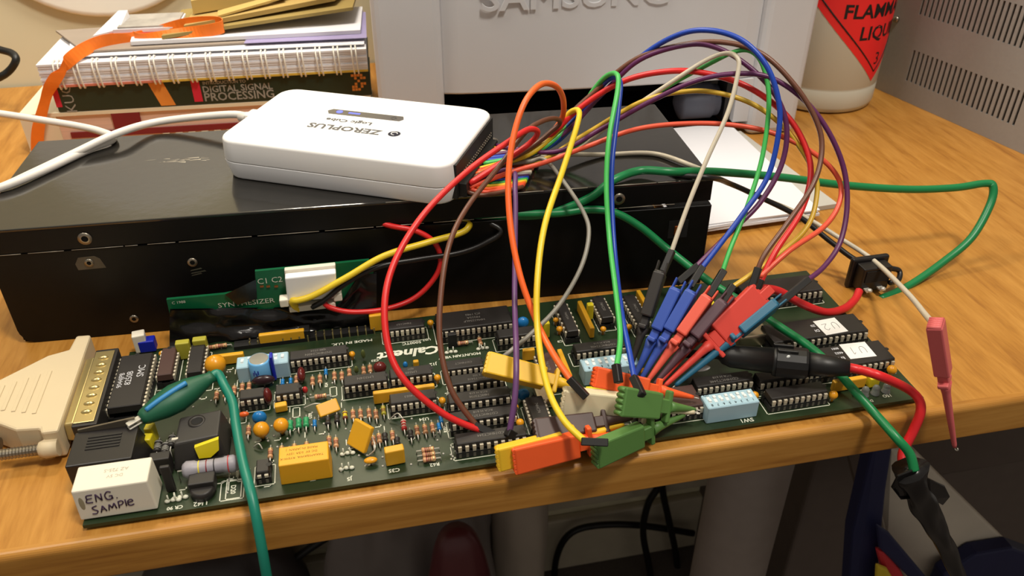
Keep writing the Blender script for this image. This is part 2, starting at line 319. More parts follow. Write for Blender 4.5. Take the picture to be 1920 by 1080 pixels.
text('Logic Cube', .44, frame(cp(-.6, .1, CZ1), -CX, -CY), K['greyink'], cube, sx=1.2, bold=.012)
mb = MB(); mb.lathe(cp(2.1, -.72, CZ1), Z, [(0, .3), (.012, .3)], 16); logo = mb.build('logo_disc', K['darkink'], cube)
mb = MB(); mb.tube([cp(2.1+.15*math.cos(a), -.72+.15*math.sin(a), CZ1+.015) for a in [i*.5 for i in range(11)]], .03, 4, 1); mb.build('logo_ring', K['whiteedge'], logo)
# pin header on the right end, with the row of black plug sockets
XR = CL/2
mb = MB(); mb.prism([cp(XR-.5, y, z) for y, z in ((-2.85, 6.3), (2.85, 6.3), (2.85, 7.98), (-2.85, 7.98))], [cp(XR+.04, y, z) for y, z in ((-2.85, 6.3), (2.85, 6.3), (2.85, 7.98), (-2.85, 7.98))]); hdr = mb.build('pin_header', K['sock'], cube)
mb = MB()
for i in range(22):
    for z in (7.14, 7.28): mb.obox(cp(XR+.05, -2.5+i*.238, z), CX, CY, Z, .03, .05, .06)
mb.build('header_pins', K['pin'], hdr)['kind'] = 'stuff'
for k, y0 in enumerate((-2.6, -.05)):
    mb = MB(); mb.prism([cp(XR+.03, y, z) for y, z in ((y0, 6.3), (y0+2.5, 6.3), (y0+2.5, 7.0), (y0, 7.0))], [cp(XR+.4, y, z) for y, z in ((y0, 6.3), (y0+2.5, 6.3), (y0+2.5, 7.0), (y0, 7.0))]); mb.build('plug_block', K['sock'], cube, bevel=.03, seg=1)

# white usb cables
uc = thing('usb_cable', 'white usb cable plugged into the left end of the white analyser', 'cable', tuple(cp(-CL/2-.6, .3, 7)))
mb = MB(); mb.obox(cp(-CL/2-.55, 1.55, 7.05), CX, CY, Z, 1.5, 1.0, .7); mb.build('plug', K['whitecable'], uc, bevel=.15)
ue = cp(-CL/2-1.2, 1.55, 7.05)
mb = MB(); mb.lathe(ue+CX*.1, -CX, [(0, .34), (.3, .3), (.7, .24)], 10); mb.build('strain_relief', K['whitecable'], uc)
mb = MB(); mb.tube([ue, ue-CX*1.2+Z*.05, aty(300, 228, 22.2), aty(220, 250, 20.6), aty(140, 287, 19.2), aty(60, 325, 17.9), aty(0, 352, 17.0), aty(-120, 395, 15.5)], .2, 10); mb.build('cord', K['whitecable'], uc)
mb = MB(); pts = [aty(-160, 195, 27), aty(-60, 207, 26), aty(0, 213, 25.4), aty(90, 227, 24.3), aty(150, 237, 23.4), aty(195, 246, 22.4), aty(200, 262, 21.3), aty(160, 285, 20.4), aty(90, 315, 18.9), aty(0, 340, 17.4), aty(-80, 372, 16)]
pts[5] = aty(190, 247, 22.4); pts[6] = atz(212, 260, 6.36); pts[7] = atz(165, 280, 6.34); pts[8] = atz(85, 318, 6.34); pts[9] = atz(0, 352, 6.34)
tag(mb.tube(pts, .2, 10).build('white_cord', K['whitecable']), 'grey-white cable looping back beneath the usb cable at the left edge', 'cable')

# ------------------------------------------------------------------ books and papers behind the case
Q0 = V((-7.7, 34.69, 0)); SB = -.0505; QX = V((math.cos(SB), math.sin(SB), 0)); QY = V((-math.sin(SB), math.cos(SB), 0))
def qp(s, d, z): return Q0+QX*s+QY*d+Z*z
def qbox(mb, s0, s1, d0, d1, z0, z1, q=qp):
    return mb.prism([q(s0, d0, z0), q(s1, d0, z0), q(s1, d1, z0), q(s0, d1, z0)], [q(s0, d0, z1), q(s1, d0, z1), q(s1, d1, z1), q(s0, d1, z1)])
b = thing('thick_book', 'thick pale book with dark red stripes at the bottom of the book stack', 'book', tuple(qp(9, 8, 0)))
mb = MB(); qbox(mb, -2.3, 20.3, .15, 8, .25, 2.55); mb.build('page_block', K['pages'], b)
mb = MB(); qbox(mb, -2.6, 20.5, 0, 8.3, 0, .25); mb.build('cover', K['cream'], b)
mb = MB(); qbox(mb, -2.6, 20.5, 0, 8.3, 2.55, 2.8); mb.build('cover', K['cream'], b)
mb = MB(); qbox(mb, -2.55, -.3, .02, .14, .25, 2.55); mb.build('label_panel', K['cream'], b)
mb = MB(); qbox(mb, .3, 20.4, .02, .14, .95, 1.35); mb.build('red_stripe', K['dkred'], b)
mb = MB(); qbox(mb, 3.2, 5.0, .0, .13, 1.35, 2.55); mb.build('red_stripe', K['dkred'], b)
mb = MB()
for i in range(16): qbox(mb, 6.2+i*.85, 6.65+i*.85, .0, .1, .8, .93)
mb.build('stitching', K['cream'], b)
b = thing('textbook', 'dark green digital signal processing textbook lying under the wire bound pad', 'book', tuple(qp(10, 9, 2.8)))
mb = MB(); qbox(mb, 0, 20.6, 0, .3, 2.82, 4.55); mb.build('spine', K['grncover'], b, bevel=.08)
mb = MB(); qbox(mb, .05, 20.55, .25, 7.6, 2.82, 3.0); mb.build('cover', K['grncover'], b)
mb = MB(); qbox(mb, .05, 20.55, .25, 7.6, 4.37, 4.55); mb.build('cover', K['grncover'], b)
mb = MB(); qbox(mb, .2, 20.3, .3, 7.5, 3.0, 4.37); mb.build('page_block', K['paper'], b)
mb = MB(); mb.prism([qp(s, -.015, z) for s, z in [(-.02, 3.2), (.35, 3.2), (.35, 4.5), (-.02, 4.5)]], [qp(s, .02, z) for s, z in [(-.02, 3.2), (.35, 3.2), (.35, 4.5), (-.02, 4.5)]]); mb.build('red_panel', K['crimson'], b)
text('KUC', .95, frame(qp(.9, -.01, 3.75), Z, -QX), K['greytext'], b)
mb = MB(); mb.prism([qp(s, -.012, z) for s, z in [(6.55, 2.9), (7.5, 2.9), (7.0, 4.5), (6.05, 4.5)]], [qp(s, .02, z) for s, z in [(6.55, 2.9), (7.5, 2.9), (7.0, 4.5), (6.05, 4.5)]]); mb.build('orange_slash', K['orangeprint'], b)
mb = MB(); mb.prism([qp(s, -.012, z) for s, z in [(8.75, 3.05), (9.3, 3.05), (9.3, 4.5), (8.75, 4.5)]], [qp(s, .02, z) for s, z in [(8.75, 3.05), (9.3, 3.05), (9.3, 4.5), (8.75, 4.5)]]); mb.build('red_panel', K['crimson'], b)
text('DIGITAL SIGNAL', .62, frame(qp(9.4, -.01, 3.85), QX, Z), K['greytext'], b, align='LEFT', bold=.012)
text('PROCESSING', .8, frame(qp(9.4, -.01, 3.3), QX, Z), K['greytext'], b, align='LEFT', bold=.012)
text('INTRODUCTION TO', .3, frame(qp(9.5, -.01, 4.3), QX, Z), K['greytext'], b, align='LEFT', bold=.012)
mb = MB(); random.seed(5)
for i in range(6):
    for j in range(6):
        if random.random() < .55: qbox(mb, 19.1+i*.2, 19.27+i*.2, -.014, .02, 3.2+j*.2, 3.37+j*.2)
mb.build('orange_emblem', K['orangeprint'], b)
# wire-bound pad
b = thing('wire_bound_pad', 'white wire bound note pad lying on the green textbook', 'notebook', tuple(qp(10, 8, 4.6)))
mb = MB(); qbox(mb, -.35, 20.5, -.2, 6.4, 4.58, 4.72); mb.build('back_cover', mat('yellow_card', (206, 170, 62), .7), b)
mb = MB(); qbox(mb, -.35, 7.0, -.24, .02, 4.6, 4.74); mb.build('back_cover_edge', mat('salmon_card', (206, 120, 96), .7), b)
mb = MB()
for i in range(9): qbox(mb, -.4+.05*(i % 2), 20.5, -.15-.03*(i % 3), 6.3, 4.72+i*.16, 4.72+i*.16+.14)
mb.build('pages', K['paper'], b)
for i in range(17):
    s = .7+i*1.18
    for ds in (0, .28):
        mb = MB(); mb.tube([qp(s+ds, .25, 4.6), qp(s+ds, -.25, 4.5), qp(s+ds-.02, -.42, 5.2), qp(s+ds-.05, -.38, 5.9), qp(s+ds-.07, .0, 6.28), qp(s+ds-.07, .35, 6.2)], .055, 6, 4)
        mb.build('wire_loop', K['wirewhite'], b)
def sheet(name, label, cat, corners, z, th, m, group=None, bend=0, dz=(0, 0, 0, 0)):
    P = [V((c[0], c[1], z+h)) for c, h in zip(corners, dz)]; n = 8; mb = MB(); T = []; B = []
    for j in range(n+1):
        for i in range(n+1):
            a = P[0].lerp(P[1], i/n); c = P[3].lerp(P[2], i/n); p = a.lerp(c, j/n); p.z += bend*math.sin(3.1*i/n+.6)*math.sin(2.4*j/n+.4)
            T.append(p+Z*th); B.append(p.copy())
    F = []
    for j in range(n):
        for i in range(n):
            q = j*(n+1)+i; F += [[q, q+1, q+n+2, q+n+1]]
    N = len(T); bd = [i for i in range(n)]+[n+j*(n+1) for j in range(n)]+[n*(n+1)+n-i for i in range(n)]+[(n-j)*(n+1) for j in range(n)]
    mb.add(T+B, F+[[N+k for k in f][::-1] for f in F]+[[bd[k], N+bd[k], N+bd[(k+1) % len(bd)], bd[(k+1) % len(bd)]][::-1] for k in range(len(bd))])
    return tag(mb.build(name, m, origin=(sum(p.x for p in P)/4, sum(p.y for p in P)/4, z)), label, cat, group)
def q2(s, d): p = qp(s, d, 0); return (p.x, p.y)
sheet('paper_sheet', 'creased white sheet on top of the wire bound pad', 'paper', [q2(1.6, .5), q2(20.4, .2), q2(20.5, 6), q2(.6, 4)], 6.3, .05, K['paper'])
sheet('grey_folder', 'taupe grey folder with a pointed left corner on the paper stack', 'folder', [q2(2.3, 1.0), q2(20.5, 1.4), q2(20.5, 7.8), q2(-.8, 6.0)], 6.4, .12, K['taupe'])
sheet('violet_sheet', 'pale violet sheet showing at the right of the stack', 'paper', [q2(12.5, .9), q2(20.6, .8), q2(20.6, 7), q2(13, 7)], 6.54, .04, K['purplep'])
sheet('letter', 'folded white letter below the buff envelopes', 'letter', [q2(5.2, 1.5), q2(20.2, 1.7), q2(20.4, 7.5), q2(4.5, 7)], 6.6, .25, K['paper'])
sheet('envelope', 'olive buff envelope, lowest of the envelopes on the stack', 'envelope', [q2(7.2, 1.6), q2(19.8, 3.2), q2(20.2, 8), q2(7.5, 7.8)], 6.88, .22, mat('buff_dark', (150, 128, 70), .8), dz=(0, .9, .9, 0))
sheet('envelope', 'tan buff envelope in the middle of the envelopes', 'envelope', [q2(8.6, 2.3), q2(18.6, 4.0), q2(20.0, 8.4), q2(8.7, 8.2)], 7.15, .3, mat('buff_mid', (176, 148, 86), .8), dz=(.05, 1.1, 1.1, .0))
sheet('envelope', 'big yellow buff envelope on top of the stack, cut by the picture top', 'envelope', [q2(8.9, 4.6), q2(19.2, 5.2), q2(20, 9), q2(9.0, 9)], 7.6, .9, K['buff'], dz=(0, 1.2, 1.2, .1))
sheet('envelope', 'narrow buff envelope strip lying across the other envelopes', 'envelope', [q2(10.8, 2.9), q2(15.2, 4.4), q2(15.2, 5.1), q2(10.7, 3.8)], 7.75, .14, K['buff'], dz=(0, .7, .8, .1))
b = thing('card_packet', 'small grey and white card packet on the left of the paper stack', 'packet', tuple(qp(5.6, 4, 6.9)))
mb = MB(); qbox(mb, 3.6, 8.2, 2.6, 6.2, 6.9, 7.05); mb.build('base_card', mat('red_card', (176, 56, 36), .6), b)
mb = MB(); qbox(mb, 3.9, 8.1, 2.8, 6.0, 7.06, 7.3); mb.build('cards', K['paper'], b)
mb = MB(); qbox(mb, 4.2, 8.0, 2.9, 5.9, 7.31, 7.42); mb.build('printed_face', mat('grey_photo', (158, 152, 144), .6, var=.5, scale=90), b)
mb = MB(); mb.prism([qp(2.4, 3.0, 6.66), qp(4.4, 2.9, 6.66), qp(4.6, 5.2, 6.66), qp(3.6, 5.2, 6.66)], [qp(2.5, 3.0, 6.9), qp(4.3, 2.9, 7.3), qp(4.5, 5.2, 7.9), qp(3.9, 5.2, 7.9)]); mb.build('wrapper', K['paper'], b)
def ribbon(mb, pts, wv, wd, sub=8):
    pts = catmull([V(p) for p in pts], sub); n = len(pts); ws = catmull([V(x) for x in wv], sub)
    P = []; F = []
    for i, p in enumerate(pts):
        k = ws[min(i, len(ws)-1)].normalized()*(wd/2); t = (pts[min(i+1, n-1)]-pts[max(i-1, 0)]).normalized(); nn = t.cross(k).normalized()*.02
        P += [p-k-nn, p+k-nn, p+k+nn, p-k+nn]
    for i in range(n-1):
        for a in range(4): F.append([4*i+a, 4*i+(a+1) % 4, 4*i+4+(a+1) % 4, 4*i+4+a])
    F += [[3, 2, 1, 0], [4*n-4, 4*n-3, 4*n-2, 4*n-1]]
    return mb.add(P, F, False)
rb = MB(); ribbon(rb, [aty(70, 282, 34.2), aty(72, 240, 34.2), aty(86, 185, 34.2), aty(102, 150, 34.0), aty(135, 108, 34.3), aty(190, 78, 36.2), aty(250, 72, 37.0), aty(290, 62, 37.2), aty(350, 45, 37.0), aty(405, 42, 36.8), aty(418, 50, 36.2), aty(385, 58, 36.0), aty(335, 64, 36.2), aty(275, 74, 36.4), aty(252, 70, 36.6)],
       [QX, QX, QX+Z*.2, QX-Z*.4, Z*.9-QX*.4, Z, Z, Z*.8+QY*.3, Z, Z, Z, Z, Z*.6+QY*.5, Z*.7, Z], .82)
tag(rb.build('orange_ribbon', K['ribbon']), 'bright orange ribbon lanyard draped over the book stack', 'ribbon')
# added disc stands in for a bright round patch on the wall, black cable
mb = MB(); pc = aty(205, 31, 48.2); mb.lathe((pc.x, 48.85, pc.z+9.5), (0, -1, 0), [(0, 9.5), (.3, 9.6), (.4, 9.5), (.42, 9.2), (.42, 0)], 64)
tag(mb.build('bright_patch_disc', mat('bright_patch_white', (248, 246, 236), .3, var=.01)), 'white disc standing in for a bright round patch on the wall behind the papers', 'stand-in disc')
mb = MB(); mb.tube([aty(-140, 60, 44), aty(-60, 75, 43), aty(0, 93, 42), aty(22, 100, 41.5), aty(30, 112, 41), aty(18, 132, 41), aty(-5, 147, 41), aty(-60, 170, 42), atz(-140, 220, .3)], .27, 8)
tag(mb.build('black_cable', K['rubber']), 'thick black cable looping in at the upper left edge before the wall', 'cable')

# ------------------------------------------------------------------ printer
R0 = V((13.0, 29.0, 0)); PA = -.05; RX = V((math.cos(PA), math.sin(PA), 0)); RY = V((-math.sin(PA), math.cos(PA), 0))
def rp(s, d, z): return R0+RX*s+RY*d+Z*z
def rbx(mb, *a): return qbox(mb, *a, q=rp)
pr = thing('laser_printer', 'pale grey laser printer with a black paper slot behind the case', 'printer', tuple(rp(14.5, 11, 0)))
mb = MB(); rbx(mb, .1, 4.35, .0, 18, .0, 26); mb.build('side_pillar', K['printer'], pr, bevel=.5, seg=3)
mb = MB(); rbx(mb, 25.55, 29.2, .0, 18, .0, 26); mb.build('side_pillar', K['printer'], pr, bevel=.5, seg=3)
mb = MB(); n = 20; P = []; T = []
for i in range(n+1):
    s = 4.3+21.3*i/n; bul = -.55*math.sin(math.pi*i/n)**.5; P.append(rp(s, .55+bul*.9, 4.12)); T.append(rp(s, .75+bul*.9, 26))
P += [rp(25.6, 3, 4.12), rp(4.3, 3, 4.12)]; T += [rp(25.6, 3, 26), rp(4.3, 3, 26)]
mb.prism(P, T); mb.build('front_cover', K['printer'], pr, bevel=.12)
mb = MB(); rbx(mb, 4.3, 25.6, 9, 17.8, .0, 26); rbx(mb, 4.3, 25.6, 3, 9.2, 4.6, 26); mb.build('inner_body', K['pdark'], pr)
mb = MB(); rbx(mb, 4.4, 24.4, 1.5, 9, .02, .3); rbx(mb, 4.4, 16.5, 1.2, 9, .3, 1.1); mb.build('paper_tray', K['pdark'], pr)
mb = MB(); mb.lathe(rp(20.6, 1.9, 2.1), RX, [(0, .2), (.3, .9), (.5, 1.25), (2.6, 1.25), (2.7, 1.1), (3.1, 1.1), (3.1, .5), (3.4, .5)], 24); mb.build('feed_roller', K['proll'], pr)
mb = MB(); rbx(mb, 24.0, 24.5, .9, 2.6, .9, 4.0); mb.build('roller_bracket', K['pdark'], pr)
mb = MB(); rbx(mb, 24.5, 25.6, .3, 5, 1.0, 4.1); mb.build('inner_cheek', K['printer'], pr)
# solid emboss for the letters
def emboss(txt, size, fn, m, parent, name='embossed_lettering', sx=1, ext=.1):
    cu = bpy.data.curves.new('t', 'FONT'); cu.body = txt; cu.size = size; cu.align_x = 'CENTER'; cu.align_y = 'CENTER'; cu.resolution_u = 3; cu.extrude = ext
    cu.bevel_depth = .04
    ob = bpy.data.objects.new('t', cu); col.objects.link(ob); bpy.context.view_layer.update()
    me = bpy.data.meshes.new_from_object(ob.evaluated_get(bpy.context.evaluated_depsgraph_get()))
    mb = MB(); mb.add([fn(q.co.x*sx, q.co.y, q.co.z) for q in me.vertices], [list(p.vertices) for p in me.polygons])
    bpy.data.objects.remove(ob); bpy.data.curves.remove(cu); bpy.data.meshes.remove(me)
    return mb.build(name, m, parent)
emboss('SAMSUNG', 2.3, lambda x, y, z: rp(12.9+x, .07-z*.3, 10.2+y), K['printer'], pr, sx=1.15)

# paper on the desk by the printer
b = thing('paper_stack', 'white sheets of paper stacked on the desk beside the black case', 'paper', (33, 22, 0))
random.seed(2)
for i in range(5):
    j = random.uniform(-.12, .12); mb = MB(); z = .34+i*.08
    mb.prism([(28.7+j, 14.9+j+.05*i, z), (37.3+j, 15.6-j, z), (37.4+j, 28.6, z), (28.9+j, 28.4, z)], [(28.7+j, 14.9+j+.05*i, z+.07), (37.3+j, 15.6-j, z+.07), (37.4+j, 28.6, z+.07), (28.9+j, 28.4, z+.07)])
    mb.build('sheet', K['paper'], b)
mb = MB(); mb.prism([(29.2, 15.9, .02), (39.3, 16.7, .02), (38.2, 28.0, .02), (29.4, 28.6, .02)], [(29.2, 15.9, .3), (39.3, 16.7, .3), (38.2, 28.0, .3), (29.4, 28.6, .3)])
tag(mb.build('grey_card_sheet', K['card'], origin=(34, 22, 0)), 'grey cardboard pad under the white sheets of paper', 'card')

# ------------------------------------------------------------------ solvent bottle
BC = V((47.3, 34.0, 0)); BR = 4.15
bt = thing('solvent_bottle', 'cloudy plastic bottle with a red flammable liquid diamond beside the printer', 'bottle', tuple(BC))
mb = MB(); mb.lathe(BC, Z, [(0.02, 0), (.02, BR-.5), (.15, BR-.15), (.5, BR), (1.75, BR), (1.85, BR-.05), (1.95, BR), (15, BR), (17, BR-.8), (18.5, 1.8), (20, 1.6)], 48); mb.build('body', K['bottle'], bt)
mb = MB(); mb.lathe(BC+Z*20, Z, [(0, 1.9), (2.2, 1.9), (2.3, 1.7)], 24); mb.build('cap', K['redlabel'], bt)
LA = math.radians(-62)                       # direction of the diamond's lower corner on the bottle
def wrap(r): return lambda x, y, z: BC+V((math.cos(LA+x/BR)*(BR+r+z), math.sin(LA+x/BR)*(BR+r+z), y))
LZ = 9.3; LH = 7.0
def wdia(h, r, m, name, par):
    mb = MB(); n = 14; f = wrap(r); P = []; F = []; T = []
    for j in range(2*n+1):
        y = -h+h*j/n; wd = h-abs(y)
        for i in range(n+1): P.append(f(-wd+2*wd*i/n, LZ+y, 0)); T.append(f(-wd+2*wd*i/n, LZ+y, .015))
    for j in range(2*n):
        for i in range(n): q = j*(n+1)+i; F.append([q, q+1, q+n+2, q+n+1])
    mb.add(T, F, True); return mb.build(name, m, par)
lab = wdia(LH, .01, K['redlabel'], 'warning_label', bt)
mb = MB(); f = wrap(.04); h = LH-.75
for a, c in (((-h, 0), (0, -h)), ((0, -h), (h, 0)), ((h, 0), (0, h)), ((0, h), (-h, 0))):
    pts = [(a[0]+(c[0]-a[0])*i/16, a[1]+(c[1]-a[1])*i/16) for i in range(17)]
    mb.tube([f(x, LZ+y, -.03) for x, y in pts], .06, 5, 1)
mb.build('label_border', K['blackprint'], lab)
f = wrap(.035)
text('FLAMMABLE', 1.35, lambda x, y, z: f(x, y+7.55, 0), K['blackprint'], lab, bold=.03)
text('LIQUID', 1.35, lambda x, y, z: f(x, y+6.0, 0), K['blackprint'], lab, bold=.03)
text('3', 1.3, lambda x, y, z: f(x, y+4.0, 0), K['blackprint'], lab)

# ------------------------------------------------------------------ vented instrument on the right
IA = V((52.72, 34.41, 0)); IB = V((55.65, 20.99, 0)); IX = (IB-IA).normalized(); IN = V((-IX.y, IX.x, 0))   # IN points into the case
if IN.x < 0: IN = -IN
def ip(s, d, z): return IA+IX*s+IN*d+Z*z
def ibx(mb, s0, s1, d0, d1, z0, z1): return mb.prism([ip(s0, d0, z0), ip(s1, d0, z0), ip(s1, d1, z0), ip(s0, d1, z0)], [ip(s0, d0, z1), ip(s1, d0, z1), ip(s1, d1, z1), ip(s0, d1, z1)])
it = thing('bench_instrument', 'grey metal instrument case with rows of vent slots at the right', 'instrument', tuple(ip(8, 6, 0)))
IL = 24
mb = MB(); ibx(mb, 0, IL, .15, 14, .01, 14); mb.build('inner_box', K['dark'], it)
def band(z0, z1, s0=0, s1=IL):
    mb = MB(); ibx(mb, s0, s1, 0, .149, z0, z1); mb.build('side_panel', K['instr'], it)
band(.01, 1.55); band(3.9, 6.45); band(9.0, 14)
band(1.55, 3.9, 0, 2.7); band(6.45, 9.0, 0, 2.3); band(1.55, 3.9, 12.6, IL); band(6.45, 9.0, 12.9, IL)
for s0, s1, z0, z1, n in ((2.7, 12.6, 1.55, 3.9, 23), (2.3, 12.9, 6.45, 9.0, 25)):
    st = (s1-s0)/n
    for i in range(n):
        mb = MB(); ibx(mb, s0+i*st+st*.42, s0+(i+1)*st, 0, .148, z0, z1); mb.build('vent_bar', K['instr'], it)
mb = MB(); ibx(mb, -.15, 0, -.01, 14, .01, 14); mb.build('rear_panel', K['instr'], it)
mb = MB(); mb.lathe(ip(.45, -.25, 5.6), IN, [(0, .0), (.02, .18), (.12, .25), (.25, .25)], 12); mb.build('screw', K['bare'], it)

# ================================================================== circuit board
ZP = .3                                      # top face of the board
pcb = thing('circuit_board', 'long green circuit board crowded with chips lying along the desk edge', 'circuit board', (16.9, 5.1, .1))
MB().box((0, 0, .14), (33.8, 10.25, ZP)).build('board', K['pcb'], pcb)
mb = MB(); random.seed(11)
for i in range(180):
    x, y = random.uniform(.3, 33.5), random.uniform(.4, 9.9); mb.lathe((x, y, .0), Z, [(.0, .03), (.15, .05)], 5)
mb.build('solder_tails', K['solder'], pcb)['kind'] = 'stuff'
silk = MB()
def sline(pts, r=.018):
    for a, b in zip(pts, pts[1:]):
        a = V((a[0], a[1], ZP)); b = V((b[0], b[1], ZP)); d = (b-a)
        if d.length < 1e-4: continue
        d.normalize(); n = V((-d.y, d.x, 0))*r
        silk.prism([a-n-d*r, b-n+d*r, b+n+d*r, a+n-d*r], [p+Z*.006 for p in (a-n-d*r, b-n+d*r, b+n+d*r, a+n-d*r)])
def srect(x0, y0, x1, y1): sline([(x0, y0), (x1, y0), (x1, y1), (x0, y1), (x0, y0)])
def ptext(t, u, v, size, m='silk', par=None, z=ZP, rot=180, sx=1, name='lettering', shear=0, bold=.006):
    c = atz(u, v, z); r = math.radians(rot)
    return text(t, size, frame((c.x, c.y, z), (math.cos(r), math.sin(r), 0), (-math.sin(r), math.cos(r), 0)), K[m], par or pcb, name=name, sx=sx, shear=shear, bold=bold)
pinmesh = {}
def chip_at(x0, x1, yf, wid, n, along='x', top=1.0, m='chip', sock=True, txt=None, back=True):
    """dual in line chip; along x: x0..x1 long, front edge at yf; along y the roles swap (x0..x1 wide, yf..yf+wid long)"""
    zb = top-.33
    mb = MB(); mb.prism([(x0, yf, zb), (x1, yf, zb), (x1, yf+wid, zb), (x0, yf+wid, zb)], [(x0+.03, yf+.04, top), (x1-.03, yf+.04, top), (x1-.03, yf+wid-.04, top), (x0+.03, yf+wid-.04, top)])
    # waist of the mould line
    ch = mb.build('chip', K[m], pcb, bevel=.03, seg=1)
    L = (x1-x0) if along == 'x' else wid
    k = n//2; st = L/k; pm = MB(); zs = ZP+.3 if sock else ZP
    for i in range(k):
        q = (i+.5)*st
        for side in (0, 1):
            if along == 'x':
                yy = yf-.03 if side == 0 else yf+wid+.03; dy = -1 if side == 0 else 1
                pm.box((x0+q-.07, yy-.03, zb+.02), (x0+q+.07, yy+.06*-dy*1, zb+.2)); pm.box((x0+q-.065, yy-.02, zb-.12), (x0+q+.065, yy+.02, zb+.1)); pm.box((x0+q-.035, yy-.02, zs-.02), (x0+q+.035, yy+.02, zb-.1))
            else:
                xx = x0-.03 if side == 0 else x1+.03
                pm.box((xx-.03, yf+q-.07, zb+.02), (xx+.05, yf+q+.07, zb+.2)); pm.box((xx-.02, yf+q-.065, zb-.12), (xx+.02, yf+q+.065, zb+.1)); pm.box((xx-.02, yf+q-.035, zs-.02), (xx+.02, yf+q+.035, zb-.1))
    pm.build('pin_row', K['pin'], ch)['kind'] = 'stuff'
    if sock:
        sm = MB(); e = .06
        if along == 'x':
            sm.box((x0-.02, yf-e, ZP), (x1+.02, yf+.16, zs)); sm.box((x0-.02, yf+wid-.16, ZP), (x1+.02, yf+wid+e, zs)); sm.box((x0, yf+.16, ZP), (x0+.2, yf+wid-.16, zs-.06)); sm.box((x1-.2, yf+.16, ZP), (x1, yf+wid-.16, zs-.06))
        else:
            sm.box((x0-e, yf-.02, ZP), (x0+.16, yf+wid+.02, zs)); sm.box((x1-.16, yf-.02, ZP), (x1+e, yf+wid+.02, zs)); sm.box((x0+.16, yf, ZP), (x1-.16, yf+.2, zs-.06))
        sm.build('socket', K['sock'], ch)
        gm = MB()
        for i in range(k):
            q = (i+.5)*st
            if along == 'x': gm.box((x0+q-.05, yf-e-.012, ZP+.03), (x0+q+.05, yf-e+.01, ZP+.22))
            else: gm.box((x0-e-.012, yf+q-.05, ZP+.03), (x0-e+.01, yf+q+.05, ZP+.22))
        gm.build('socket_contacts', mat('dull_contact', (96, 92, 82), .4, .2), ch)['kind'] = 'stuff'
    srect(x0-.12, yf-.14, x1+.12, yf+wid+.14)
    if txt:
        for j, (t, sz) in enumerate(txt):
            c = ((x0+x1)/2, yf+wid/2)
            off = (len(txt)-1)/2-j
            if along == 'x': fr = frame((c[0], c[1]-off*sz*1.25, top), (-1, 0, 0), (0, -1, 0))
            else: fr = frame((c[0]-off*sz*1.25, c[1], top), (0, -1, 0), (1, 0, 0))
            text(t, sz, fr, K['chiptext'], ch)
    # end notch
    nb = MB()
    if along == 'x': nb.lathe((x1-.04, yf+wid/2, top-.01), Z, [(0, .1), (.013, .1)], 10)
    else: nb.lathe(((x0+x1)/2, yf+wid-.06, top-.01), Z, [(0, .1), (.013, .1)], 10)
    nb.build('notch', K['sock'], ch)
    return ch
def chipx(u0, v0, u1, v1, wid, n, **k):
    t = k.get('top', 1.0); a = atz(u0, v0, t); b = atz(u1, v1, t); return chip_at(a.x, b.x, (a.y+b.y)/2, wid, n, **k)
def chipy(u0, v0, u1, v1, u2, v2, n, **k):      # front-left, front-right, back-left corners of the top face
    t = k.get('top', 1.0); a = atz(u0, v0, t); b = atz(u1, v1, t); c = atz(u2, v2, t); yf = (a.y+b.y)/2
    return chip_at((a.x+c.x)/2, (a.x+c.x)/2+(b.x-a.x), yf, c.y-yf, n, along='y', **k)
chipx(542, 675, 652, 661, .66, 20, txt=[('SN74HC240N', .2), ('4J88 0324', .17)])
chipx(644, 724, 727, 711, .66, 14, txt=[('LM324N', .2)])
chipx(731, 710, 812, 698, .66, 14, txt=[('LM339', .18), ('6J21', .16)])
chipx(731, 757, 820, 746, .66, 16, txt=[('MC14053', .18)])
chipx(447, 750, 496, 742, .66, 8, top=.95); chipx(515, 741, 563, 732, .66, 8, top=.95)
chipx(720, 620, 797, 610, .66, 16, txt=[('74HC157', .18)])
ch = chipx(822, 621, 962, 602, 1.42, 28, txt=[('HM62256LP', .2), ('P8255A', .2), ('(C) 1982', .2)])
chipx(934, 634, 1006, 624, .66, 14)
chipx(834, 694, 908, 684, .66, 14, txt=[('CD74HCT', .17)])
chipx(846, 722, 947, 709, .66, 16, txt=[('74HCT541E', .17), ('8 335', .15)])
chipx(841, 756, 959, 741, .66, 18, txt=[('74HCT373E', .17), ('RCA H 618', .16)])
chipx(845, 792, 972, 776, .66, 20, txt=[('CD74HCT373E', .18), ('RCA H 618', .17)])
chipx(855, 834, 990, 815, .66, 20, txt=[('CD74HCT244', .18)])
chipy(1005, 790, 1040, 786, 977, 745, 14, txt=[('74HC74', .18)])
chipy(1022, 715, 1053, 711, 1003, 662, 16, txt=[('74LS138', .18)], m='chipb')
chipy(1066, 622, 1088, 619, 1037, 566, 14, txt=[('74HC04', .17)])
chipy(1125, 597, 1148, 594, 1112, 556, 14, txt=[('74HC00', .2)])
chipy(1194, 606, 1218, 603, 1168, 553, 16, txt=[('74HC393', .17)])
chipx(1080, 661, 1186, 646, .66, 20, txt=[('CD74HCT245E', .18), ('RCA H 618', .16)])
chipx(1307, 726, 1415, 711, .66, 20, txt=[('CD74HCT244E', .2), ('RCA H 618', .18)])
chipx(1425, 716, 1520, 703, .66, 16)
chipx(1446, 747, 1556, 734, .7, 20)
ch = chipx(1196, 778, 1321, 757, 1.35, 24, m='chipb')
u1 = chipx(1462, 702, 1682, 673, 1.42, 40, top=1.05); u2 = chipx(1452, 643, 1631, 619, 1.42, 32, top=1.05)
chipx(1402, 561, 1544, 541, 1.42, 28, top=1.05)
chipx(1388, 585, 1420, 581, .66, 8)
